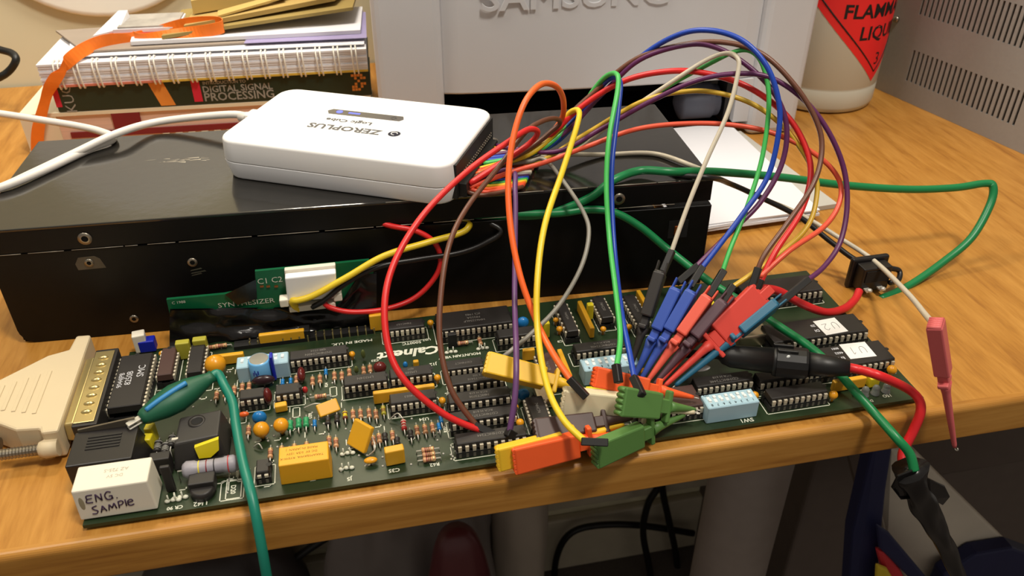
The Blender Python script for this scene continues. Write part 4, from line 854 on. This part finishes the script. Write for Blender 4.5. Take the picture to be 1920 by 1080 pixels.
lead('red lead that swings far left and drops to the front chip', [H(1), (985, 275, 12.5), (1008, 249, 12.0), (990, 243, 11.5), (950, 268, 10.6), (880, 318, 9.4), (800, 395, 7.6), (745, 480, 6), (722, 560, 4.6), (728, 650, 3.2), (760, 715, 2.2), (830, 775, 1.5), (900, 806, 1.2), (962, 819, 1.0)], 'red', (1030, 826, .9), r=.138)
lead('brown lead looping left and down onto the row of stacked chips', [H(2), (990, 280, 13.2), (1035, 245, 13.6), (1050, 230, 13.6), (1040, 222, 13.2), (1015, 228, 12.6), (985, 248, 11.8), (940, 307, 10.3), (877, 387, 8.4), (842, 460, 6.6), (826, 560, 4.9), (826, 650, 3.5), (848, 735, 2.2), (895, 800, 1.3)], 'brown', (945, 822, .9))
lead('orange lead making a tall narrow loop before dropping to the cream clip', [H(4), (1000, 275, 13.5), (1048, 232, 14), (1057, 195, 13.4), (1045, 164, 12.4), (1015, 158, 11.5), (984, 192, 10.5), (962, 260, 9.5), (953, 340, 8.4), (958, 430, 7), (976, 520, 5.6), (1005, 600, 4.3), (1035, 660, 2.6), (1072, 715, 1.2)], 'orange', (1100, 745, .65), r=.138)
lead('yellow lead running down the middle to the front green clip', [H(6), (990, 290, 13.2), (1045, 245, 14), (1068, 212, 14), (1085, 208, 13.4), (1082, 235, 12.3), (1055, 320, 9.8), (1022, 420, 7.2), (1008, 520, 5.3), (1008, 620, 3.6), (1025, 720, 1.4), (1055, 785, -.2), (1097, 828, -1.3)], 'yellow', (1140, 830, -1.5), r=.138)
lead('thin purple lead hanging straight down past the yellow clip', [J(3), (958, 318, 12.2), (966, 360, 10.8), (966, 450, 8.6), (965, 560, 6), (968, 660, 2.9), (966, 740, 1.5), (955, 812, .7)], 'purple', (990, 832, .8), r=.125)
lead('grey lead curving round to the tail of the yellow clip', [J(8), (990, 303, 13), (1022, 300, 12.5), (1060, 345, 11), (1095, 400, 9.4), (1104, 440, 8.5), (1090, 500, 7.4), (1050, 570, 6.3), (1000, 622, 5.5), (940, 672, 4.7)], 'grey', r=.105)
lead('light green lead dropping beside the blue one to the orange clip', [H(8), (1010, 282, 13.5), (1080, 220, 14.5), (1112, 170, 14.6), (1138, 142, 14), (1157, 140, 13), (1158, 170, 12.2), (1142, 260, 10.6), (1137, 350, 9.2), (1143, 450, 7.5), (1155, 550, 5.0), (1163, 630, 3.0), (1156, 690, 1.3)], 'lgreen', (1160, 718, .8))
lead('blue lead dropping beside the light green one to the upper green clip', [H(9), (1020, 280, 13.7), (1095, 200, 14.6), (1140, 150, 14.2), (1162, 152, 13), (1160, 200, 12), (1148, 300, 10.2), (1147, 380, 8.9), (1153, 480, 7), (1166, 590, 4.2), (1180, 660, 2.2), (1190, 712, .7)], 'blue', (1204, 742, -.1), r=.125)
lead('blue lead in the highest arch, rising across the printer front', [H(10), (1030, 275, 14), (1110, 195, 14.5), (1200, 108, 14), (1270, 66, 13), (1330, 57, 12), (1390, 75, 11), (1435, 120, 10), (1458, 180, 9.2), (1461, 240, 8.6), (1440, 330, 7.8), (1390, 405, 7), (1345, 465, 6.3), (1314, 505, 5.8)], 'blue', (1293, 538, 5.2), r=.125)
lead('brown lead in the outer arch ending above the big red clip', [H(3), (1000, 275, 13.6), (1100, 185, 14.4), (1190, 112, 14), (1280, 84, 13), (1360, 80, 12), (1430, 102, 10.8), (1490, 160, 9.6), (1530, 225, 8.6), (1541, 280, 7.8), (1525, 345, 6.8), (1475, 420, 5.6), (1435, 475, 4.8), (1420, 508, 4.4)], 'brown', (1408, 546, 4.0))
lead('dark purple lead arching between the blue and brown ones', [H(11), (1040, 262, 14), (1130, 175, 14.2), (1200, 112, 13.8), (1290, 84, 12.8), (1350, 92, 12), (1410, 130, 11), (1455, 180, 10), (1475, 240, 9.2), (1465, 310, 8.4), (1425, 380, 7.6), (1370, 435, 6.9), (1325, 480, 6.4), (1303, 502, 6.1)], 'violet', (1270, 530, 5.5))
lead('light green lead arching up and down to the narrow orange-red clip', [H(12), (1040, 290, 13.8), (1130, 240, 13.8), (1230, 175, 13), (1320, 125, 12.2), (1385, 95, 11.6), (1420, 105, 11), (1438, 150, 10.3), (1441, 210, 9.6), (1428, 300, 8.6), (1400, 390, 7.4), (1370, 465, 6.2), (1354, 512, 5.5)], 'lgreen', (1327, 556, 4.8), r=.108)
lead('pale grey lead bending sharply over and down to the black clip', [H(13), (1060, 290, 13.4), (1160, 220, 13), (1250, 160, 12.4), (1320, 115, 12), (1360, 100, 11.6), (1382, 108, 11), (1384, 135, 10.6), (1365, 210, 9.8), (1325, 300, 8.9), (1290, 385, 8), (1258, 475, 7)], 'white', (1243, 510, 6.5), r=.108)
lead('bright red lead arching across the middle to the red clips', [H(5), (1000, 280, 13.6), (1090, 200, 14), (1170, 152, 13.6), (1250, 134, 12.8), (1320, 137, 12), (1400, 162, 11), (1470, 212, 9.8), (1508, 270, 8.8), (1520, 330, 7.8), (1500, 400, 6.6), (1455, 470, 5.4), (1425, 530, 4.6)], 'red', (1412, 560, 4.3), r=.138)
lead('yellow lead arching low and dropping to the dark purple clip', [H(14), (1000, 305, 13.2), (1100, 250, 13.2), (1200, 192, 12.6), (1280, 172, 12), (1350, 175, 11.2), (1420, 200, 10.4), (1480, 250, 9.4), (1525, 320, 8.2), (1531, 370, 7.4), (1510, 430, 6.4), (1440, 492, 5.4), (1371, 540, 4.8)], 'dkyellow', (1350, 572, 4.2))
lead('purple lead sweeping widest right and back to the teal clip', [H(15), (1040, 285, 13), (1130, 240, 12.8), (1220, 190, 12.2), (1310, 150, 11.4), (1390, 138, 10.8), (1450, 148, 10.2), (1510, 190, 9.4), (1555, 250, 8.5), (1583, 320, 7.6), (1588, 390, 6.6), (1575, 455, 5.6), (1545, 500, 4.8), (1512, 527, 4.2)], 'violet', (1455, 574, 3.4))
lead('orange-red lead in the lowest arch over the white paper', [J(1), (960, 322, 12), (1020, 305, 12), (1100, 275, 12), (1190, 243, 11.8), (1280, 232, 11.2), (1370, 234, 10.4), (1450, 250, 9.6), (1530, 290, 8.6), (1572, 335, 7.8), (1574, 380, 7), (1545, 425, 6.2), (1480, 470, 5.3), (1425, 520, 4.7)], 'orangered')
lead('flat white lead lying over the case and desk to the pink clip', [J(9), (990, 300, 13.6), (1040, 290, 13.6), atz(1130, 290, 6.25), atz(1225, 288, 6.25), atz(1300, 312, 6.2), (1350, 335, 12.4), (1420, 368, 12.2), (1500, 402, 11.5), (1580, 450, 10), (1640, 490, 8.6), (1700, 548, 4.6), (1735, 590, 1.4), (1752, 610, -.5)], 'white', r=.125)
# short rainbow ribbon tails from the plug block
for k, n in enumerate(('brown', 'orangered', 'orange', 'yellow', 'lgreen', 'blue', 'purple', 'grey', 'white', 'brown', 'orangered', 'orange', 'yellow', 'lgreen', 'blue', 'purple')):
    a = cp(XR+.36, -2.4+k*.31, 6.5); b2 = cp(XR+1.2, -2.35+k*.3, 6.42); c2 = cp(XR+2.6, -.9+k*.2, 6.32)
    wire('ribbon_strand', 'flat %s strand, %s of the rainbow ribbon leaving the analyser' % (n, ('first', 'second', 'third', 'fourth', 'fifth', 'sixth', 'seventh', 'eighth', 'ninth', 'tenth', 'eleventh', 'twelfth', 'thirteenth', 'fourteenth', 'fifteenth', 'last')[k]), [a, b2, c2], .1, n, 'rainbow ribbon strands at the analyser', 4)
# thick wires
wire('green_wire', 'thick green wire looping over the case to the black switch', [bp(21.5, .3, 4.95), (1000, 404, 11.2), (1060, 390, 11.0), (1110, 368, 10.9), (1150, 338, 11.0), (1200, 320, 11.5), atz(1260, 322, 6.5), (1340, 322, 11.4), (1460, 332, 11.4), (1580, 347, 11.4), (1700, 355, 11.3), (1790, 352, 11.2), (1845, 344, 11.2), (1862, 350, 11), (1856, 385, 10.5), (1822, 445, 9.6), (1770, 490, 9), (1705, 535, 8.2), (1650, 561, 7.6)], .21, 'dgreen')
wire('green_wire', 'thick green wire crossing the board under the fuse holder and off the desk edge', [bp(22.2, .3, 4.9), (1040, 400, 10.9), (1100, 393, 10.8), (1150, 398, 10.6), (1200, 425, 10.2), (1255, 470, 9.4), (1330, 528, 7.6), atz(1400, 572, 1.75), atz(1470, 618, 1.5), atz(1520, 652, 1.4), atz(1565, 692, 1.25), atz(1600, 730, 1.0), (1640, 775, -.7), (1680, 820, -1.9), (1705, 850, -2.4), (1714, 882, -2.8)], .2, 'dgreen')
wire('black_wire', 'black wire running over the paper and looping behind the black switch', [bp(28.5, .4, 4.8), (1180, 372, 11.1), (1215, 345, 11.2), (1240, 330, 11.6), atz(1330, 333, 6.3), (1370, 345, 11.9), (1430, 372, 11.8), (1500, 408, 11.2), (1560, 455, 10), (1610, 490, 9), (1665, 502, 8.4), (1686, 508, 8.4), (1684, 525, 8), (1668, 530, 7.8)], .14, 'black')
wire('red_wire', 'thick red wire running from the red clips to the black switch', [(1400, 552, 5.2), (1425, 541, 5.6), (1460, 546, 5.9), (1500, 568, 5.8), (1545, 585, 5.9), (1580, 580, 6.3), (1602, 563, 6.9), (1611, 545, 7.4)], .2, 'thickred')
wire('red_wire', 'thick red wire curving from the fuse holder down over the desk edge', [atz(1585, 688, 2.15), atz(1610, 693, 2.1), (1650, 705, -.3), (1700, 728, -.3), (1722, 748, -.6), (1726, 772, -.9), (1712, 808, -1.15), (1696, 840, -1.4), (1692, 862, -1.7), (1700, 886, -2.2)], .2, 'thickred')
wire('yellow_wire', 'thick yellow wire rising from the white connector into the case gap', [(561, 580, 10.0), (551, 572, 9.9), (549, 564, 9.8), (560, 563, 9.7), (590, 553, 9.7), (650, 520, 9.8), (720, 480, 10.2), (800, 455, 10.6), (860, 438, 10.9), (878, 426, 11.1), (874, 416, 11.5), bp(20.0, .6, 5.0)], .16, 'yellow')
wire('black_wire', 'black wire rising from the white connector into the case gap', [(585, 576, 9.9), (610, 562, 9.8), (650, 530, 9.9), (710, 500, 10.2), (790, 485, 10.5), (860, 474, 10.7), (910, 455, 10.9), (938, 430, 11.1), bp(21.0, .6, 4.95)], .13, 'black')
wire('red_wire', 'red wire looping from the white connector back into the case gap', [(606, 566, 9.9), (620, 577, 9.8), (660, 585, 9.7), (720, 580, 9.8), (775, 560, 10.2), (812, 525, 10.5), (826, 490, 10.7), (815, 455, 10.9), (780, 433, 11.1), (735, 424, 11.3), bp(16.6, .6, 4.95)], .13, 'red')

# ------------------------------------------------------------------ test clips
def clip(label, tail, tip, nrm, color, hl=2.45, wd=1.1, th=.5, prongs=True, tipm=None):
    a, b = V(tail), V(tip); d = (b-a).normalized(); n = V(nrm) if nrm != 'edge' else d.cross((a-CAM).normalized())+V((0, -.12, .1)); n = (n-d*n.dot(d)).normalized(); w_ = d.cross(n)
    t = thing('test_clip', label, 'test clip', tuple(b), 'spring hook test clips'); M = cm(color)
    mb = MB(); c = a+d*(hl/2)
    q = lambda s, k, e: a+d*s+w_*k+n*e
    h0, h1 = wd/2, wd/2*.9
    mb.prism([q(0, -h0, -th/2), q(hl, -h1, -th/2), q(hl, h1, -th/2), q(0, h0, -th/2)], [q(0, -h0, th/2), q(hl, -h1, th/2), q(hl, h1, th/2), q(0, h0, th/2)])
    mb.build('handle', M, t, bevel=.07)
    for i in range(5):
        mb = MB(); mb.lathe(q(.02, -h0+.12+i*(wd-.24)/4, -th/2+.04), n, [(0, .1), (th-.08, .1)], 8); mb.build('grip_rib', M, t)
    if prongs:
        for e in (-1, 1):
            mb = MB(); mb.obox(a-d*.22+n*(e*(th/2-.05)), d, w_, n, .6, .4, .08); mb.build('prong', M, t, bevel=.03, seg=1)
    mb = MB(); mb.obox(a+d*(hl+.2), w_, n, d, wd*.5, th*.72, .42); mb.build('collar', M, t, bevel=.04, seg=1)
    mb = MB(); mb.obox(a+d*(hl+.46), w_, n, d, wd*1.12, th*.7, .2); mb.build('finger_flange', M, t, bevel=.06)
    L = (b-a).length; s0 = hl+.5
    mb = MB(); mb.lathe(a+d*s0, d, [(0, .27), (.35, .2), (.6, .17), (L-s0-.15, .1), (L-s0, .08)], 12); mb.build('stem', M, t)
    mb = MB(); mb.tube([b, b+d*.12, b+d*.2+n*.06, b+d*.14+n*.11, b+d*.06+n*.1], .028, 5, 4); mb.build('hook', K['solder'], t)
    return t
camv = V((.1, -.7, .7))
clip('black test clip, leftmost of the fan of upright clips', atz(1238, 512, 4.3), atz(1182, 690, .95), 'edge', 'clipblack', 2.0, 1.0)
clip('left one of the two upright blue test clips', atz(1268, 545, 4.0), atz(1190, 706, 1.0), 'edge', 'clipblue', 1.9, 1.0)
clip('right one of the two upright blue test clips', atz(1296, 550, 4.0), atz(1201, 713, 1.0), 'edge', 'clipblue', 1.9, 1.0)
clip('narrow orange-red test clip between the blue and plum clips', atz(1326, 560, 3.9), atz(1212, 718, 1.0), 'edge', 'coral', 1.9, 1.0)
clip('plum coloured test clip leaning beside the narrow orange-red clip', atz(1355, 570, 3.7), atz(1226, 722, 1.0), 'edge', 'clipplum', 1.9, 1.0)
clip('big red test clip with its broad face turned to the viewer', atz(1428, 556, 3.9), atz(1246, 724, 1.0), camv, 'clipred', 2.5, 1.4)
clip('teal blue test clip, rightmost of the fan of clips', atz(1452, 572, 3.6), atz(1266, 723, 1.0), 'edge', 'teal', 1.9, 1.0, .42)
clip('bright yellow test clip lying over the chip row, tail to the left', atz(912, 682, 2.3), atz(1088, 727, 1.3), V((0, -.6, .8)), 'clipyel', 2.5, .95, .75, False)
clip('cream white test clip lying below the orange lead', atz(1056, 752, 1.9), atz(1302, 773, 1.15), V((0, -1, .25)), 'creamc', 2.9, 1.15, .55, False)
clip('orange test clip held under the light green lead', atz(1114, 706, 2.5), atz(1300, 745, 1.3), V((0, -.8, .6)), 'cliporange', 2.3, .85, .5, False)
clip('upper green test clip, hooked onto the brown chip', atz(1163, 752, 2.7), atz(1303, 768, 1.15), V((-.1, -.8, .55)), 'cgreen', 1.9, 1.15, .5, False)
clip('lower green test clip hanging over the desk front edge', atz(1116, 852, 1.0), atz(1283, 778, 1.05), V((-.2, -1, .15)), 'cgreen', 2.2, 1.15, .5, False)
clip('dark brown test clip lying along the front of the board', atz(1004, 808, 1.5), atz(1186, 784, 1.2), V((0, -.5, .9)), 'clipbrown', 2.4, .9, .55, False)
clip('orange test clip hanging over the front edge of the desk', atz(964, 862, .95), atz(1180, 808, 1.15), V((0, -1, .25)), 'cliporange', 2.6, 1.15, .5, False)
clip('amber test clip hidden behind the front orange clip', atz(934, 860, 1.0), atz(1170, 797, 1.2), V((0, -1, .2)), 'clipyel', 2.6, 1.05, .4, False)
clip('pink test clip hanging by itself at the right edge of the desk', aty(1754, 606, -.6), aty(1790, 838, -1.6), V((.75, -.7, .1)), 'pink', 2.5, .75, .6, False)
clip('small red test clip half hidden behind the big red clip', atz(1372, 560, 3.0), atz(1238, 716, 1.1), camv, 'clipred', 2.0, .6, .4, False)

# ------------------------------------------------------------------ rocker switch
sw = thing('rocker_switch', 'black rectangular rocker switch standing on the desk right of the board', 'switch', (36.4, 8.6, 0))
s0 = V((35.25, 8.15, 0)); ex = V((math.cos(.02), math.sin(.02), 0)); ey = V((-math.sin(.02), math.cos(.02), 0))
def sp3(a, b, c): return s0+ex*a+ey*b+Z*c
def sbox(mb, a0, a1, b0, b1, c0, c1): return mb.prism([sp3(a0, b0, c0), sp3(a1, b0, c0), sp3(a1, b1, c0), sp3(a0, b1, c0)], [sp3(a0, b0, c1), sp3(a1, b0, c1), sp3(a1, b1, c1), sp3(a0, b1, c1)])
mb = MB(); sbox(mb, 0, 2.1, .5, .8, .02, 1.75); mb.build('bezel', K['jack'], sw, bevel=.1)
mb = MB(); sbox(mb, .25, 1.85, -.2, .5, .2, 1.55); mb.build('body', K['jack'], sw, bevel=.06)
mb = MB(); sbox(mb, .4, 1.7, -.25, -.15, .75, 1.4); mb.build('recess', K['dark'], sw)
for a in (.45, 1.2):
    mb = MB(); sbox(mb, a, a+.3, -.55, -.18, .35, .42); mb.build('terminal', K['solder'], sw)
    mb = MB(); mb.ell(sp3(a+.15, -.5, .45), .15, .14, .12, 8, 6); mb.build('solder_blob', K['solder'], sw)

# ------------------------------------------------------------------ inline fuse holder
f0, f1 = atz(1348, 666, 1.75), atz(1592, 690, 2.15)
d = (f1-f0).normalized(); L = (f1-f0).length
fh = thing('fuse_holder', 'black inline fuse holder with a red wire lying across the right chips', 'fuse holder', tuple((f0+f1)/2))
mb = MB(); mb.lathe(f0, d, [(0, .2), (.15, .36), (.5, .48), (L*.42, .55), (L*.42, .62), (L*.45, .66)], 20); mb.build('barrel', K['rubber'], fh)
mb = MB(); mb.lathe(f0+d*L*.45, d, [(0, .68), (L*.22, .66), (L*.24, .6)], 14, smooth=False); mb.build('cap', K['rubber'], fh)
mb = MB(); mb.lathe(f0+d*L*.68, d, [(0, .52), (L*.15, .46), (L*.32, .34)], 16); mb.build('sleeve', K['rubber'], fh)
mb = MB(); mb.ell(f0+d*L*.49+V((0, -.4, .55)), .09, .05, .09, 8, 6); mb.build('white_dot', K['dipw'], fh)
for k in (-1, 1): mb = MB(); mb.obox(f0+d*L*.5+Z*.66+Y*k*.2, d, Y, Z, .8, .15, .2); mb.build('lug', K['rubber'], fh, bevel=.04)
mb = MB(); mb.tube([f0+d*.1, f0-d*.4-Z*.1+Y*.15, f0-d*.9-Z*.45+Y*.5, f0-d*1.2-Z*.75+Y*.9], .19, 8); mb.build('black_lead', wm('black'), fh)

# ------------------------------------------------------------------ crocodile clip
k0, k1 = atz(243, 798, 1.75), atz(398, 706, 2.1); d = (k1-k0).normalized(); L = (k1-k0).length
ck = thing('crocodile_clip', 'dark green sleeved crocodile clip on the left of the board', 'crocodile clip', tuple(k0))
mb = MB(); mb.lathe(k0+d*.45, d, [(0, .26), (.15, .36), (L*.25, .58), (L*.42, .66), (L*.6, .56), (L*.78, .34), (L*.84, .27), (L*.88, .3)], 18, sq=(.85, 1)); slv = mb.build('sleeve', K['crocg'], ck)
sd = d.cross(Z).normalized(); up2 = sd.cross(d)
mb = MB(); e0 = k0+d*.9+(up2*.25-sd*-.0)
cv = CAM-k0; cv = (cv-d*cv.dot(d)).normalized(); cs = cv.cross(d).normalized(); cs = cs if cs.dot(UP) > 0 else -cs; n1 = (cv*.8+cs*.5).normalized()
pth = [k0+d*s+n1*(r*.88) for s, r in ((.75, .39), (1.1, .5), (1.6, .6), (2.1, .65), (2.5, .66))]
mb.tube(pth, .11, 6, 3); mb.build('blue_stripe', K['crocblue'], slv)
for k in (-1, 1): mb = MB(); mb.obox(k0+d*.22+up2*(k*.09), d, sd, up2, .6, .26, .07); mb.build('jaw', K['solder'], ck, bevel=.02, seg=1)
mb = MB(); mb.tube([k1+d*.0, k1+d*.25-Z*.02, aty(420, 722, 5.0), aty(436, 755, 4.0), aty(443, 800, 2.7), aty(455, 865, 1.0), aty(472, 930, -.5), aty(486, 1000, -1.4), aty(500, 1080, -1.9), aty(520, 1200, -2)], .19, 10); mb.build('teal_wire', K['tealins'], ck)

# ------------------------------------------------------------------ taped joint hanging at the right
tj = thing('taped_joint', 'joint wrapped in shiny black tape hanging below the desk at the right', 'taped joint', tuple(aty(1740, 940, -2.6)))
T = lambda u, v, y=-2.6: aty(u, v, y)
mb = MB(); mb.tube([T(1706, 880), T(1716, 910), T(1735, 950), T(1756, 990), T(1775, 1030), T(1800, 1085), T(1830, 1150), T(1900, 1400)], .66, 20, 8, r2=.18, rf=lambda k, q: 1+.09*math.sin(k*.35+2*q)+.07*math.sin(k*.6-3*q+1)+.06*math.sin(5*q+k*.2)); ov = mb.build('tape_wrap', K['tape'], tj)
for q in ([(1672, 915), (1684, 893), (1712, 882), (1728, 905), (1720, 935), (1690, 938)], [(1715, 885), (1745, 900), (1772, 912), (1782, 932), (1768, 948), (1745, 935), (1722, 920)], [(1735, 930), (1752, 935), (1765, 958), (1748, 955)]):
    P = [T(u, v, -2.7-.3*((i*7) % 4)/3) for i, (u, v) in enumerate(q)]; mb = MB(); mb.prism(P, [p+Y*.1 for p in P]); mb.build('tape_flap', K['tape'], tj, bevel=.03, seg=1)

# ------------------------------------------------------------------ under the desk
def bag(name, label, cat, c, r, m, seed, n=40, k=26, amp=.16, rows=None):
    random.seed(seed); ph = [random.uniform(0, 6.28) for _ in range(8)]; P = []; F = []; c = V(c)
    for j in range(k+1):
        t = math.pi*j/k
        for i in range(n):
            a = 2*math.pi*i/n
            f = 1+amp*(math.sin(3*a+ph[0]+2*t)+.6*math.sin(7*a+ph[1]-3*t)+.5*math.sin(5*t+2*a+ph[2])+.35*math.sin(11*a+ph[3]+4*t))*.5*math.sin(t)
            P.append(c+V((r[0]*max(0, math.sin(t))**.7*math.cos(a)*f, r[1]*max(0, math.sin(t))**.7*math.sin(a)*f, r[2]*math.cos(t))))
    for j in range(k):
        for i in range(n): F.append([j*n+i, (j+1)*n+i, (j+1)*n+(i+1) % n, j*n+(i+1) % n])
    mb = MB(); mb.add(P, F, True); o = mb.build(name, m, origin=(c.x, c.y, c.z-r[2])); return tag(o, label, cat) if label else o
bag('plastic_bag', 'crumpled grey plastic bag under the desk, left of the pale bag', 'bag', (13, 40, -54), (9, 7, 18), K['greybag'], 1, n=64, k=40, amp=.26)
bag('plastic_bag', 'tall pale grey bag standing under the desk middle', 'bag', (24.5, 38, -53), (3.2, 3.5, 19), mat('pale_bag', (170, 158, 144), .5, var=.15, scale=20), 4, amp=.06)
bag('dark_bag', 'dark charcoal bag in shadow under the desk at the left', 'bag', (-9, 41.5, -60), (9, 6, 12), mat('charcoal_bag', (58, 52, 52), .5), 6)
bag('maroon_pouch', 'shiny maroon pouch below the desk in front of the grey bag', 'pouch', (16.5, 28.5, -52), (3.4, 3, 15), K['mar'], 8, amp=.1)
def floorcable(label, pts): 
    P = [aty(*p) for p in pts]; mb = MB(); mb.tube(P, .45, 8, 8); return tag(mb.build('floor_cable', K['rubber'], origin=tuple(P[-1])), label, 'cable', 'dark cables under the desk')
floorcable('black cable arching low under the desk beside the pale bag', [(1300, 1000, 46), (1200, 985, 46), (1120, 985, 46), (1070, 1000, 46), (1045, 1040, 46), (1040, 1100, 46), (1050, 1200, 46)])
floorcable('black cable hanging in a loop under the desk middle', [(1236, 840, 44), (1236, 905, 44), (1215, 945, 44), (1206, 1000, 44), (1220, 1080, 44), (1230, 1180, 44)])
floorcable('black cable hanging straight down beside the looped cable', [(1242, 840, 45), (1242, 915, 45), (1255, 980, 45), (1270, 1060, 45), (1275, 1180, 45)])
floorcable('thick black cable curving down beside the grey desk leg', [(1447, 830, 40), (1445, 910, 40), (1425, 980, 40), (1385, 1030, 40), (1330, 1080, 40), (1280, 1160, 40)])
floorcable('thin black cord slanting under the desk beside the teal wire', [(650, 985, 42), (590, 1022, 42), (530, 1065, 42), (480, 1110, 42)])
# coloured carrier bag at the right, dark box beyond it
cb = thing('carrier_bag', 'white and blue carrier bag with red and yellow stripes under the desk at right', 'bag', (44, 6, -48))
def bagpanel(px, y0, y1, m, name, th=1.2):
    P = [aty(u, v, y0+(y1-y0)*i/(len(px)-1)) for i, (u, v) in enumerate(px)]; mb = MB(); mb.prism(P, [p+Y*th for p in P]); mb.build(name, K[m], cb, bevel=.2)
bagpanel([(1668, 840), (1720, 850), (1800, 930), (1900, 1028), (1960, 1090), (1900, 1200), (1760, 1200), (1660, 1010), (1640, 900)], 9, 10.5, 'bagw', 'white_panel')
bagpanel([(1640, 832), (1676, 830), (1662, 920), (1655, 990), (1645, 1100), (1640, 1200), (1585, 1200), (1600, 1000)], 8.6, 9, 'bagblue', 'blue_panel')
bagpanel([(1770, 1080), (1830, 1040), (1900, 1028), (1990, 1060), (1990, 1200), (1720, 1200)], 8.2, 8.6, 'bagblue', 'blue_panel')
bagpanel([(1645, 1032), (1662, 1036), (1690, 1070), (1720, 1130), (1690, 1140), (1655, 1070)], 8.0, 8.1, 'bagred', 'red_stripe', .5)
bagpanel([(1645, 1060), (1665, 1068), (1690, 1110), (1700, 1160), (1640, 1160)], 7.6, 7.7, 'bagyel', 'yellow_stripe', .4)
bagpanel([(1645, 985), (1668, 1000), (1720, 1062), (1760, 1110), (1740, 1120), (1690, 1070), (1650, 1030)], 7.8, 7.9, 'bagblue', 'blue_stripe', .4)
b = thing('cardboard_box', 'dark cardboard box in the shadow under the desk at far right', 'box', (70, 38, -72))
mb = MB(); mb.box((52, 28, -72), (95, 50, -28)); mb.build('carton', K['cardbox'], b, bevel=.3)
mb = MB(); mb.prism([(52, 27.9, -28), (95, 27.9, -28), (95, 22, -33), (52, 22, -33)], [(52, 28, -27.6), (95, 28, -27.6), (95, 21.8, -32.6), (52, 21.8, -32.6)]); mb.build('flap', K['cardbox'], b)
for o in bpy.data.objects:
    if '_o' in o: del o['_o']
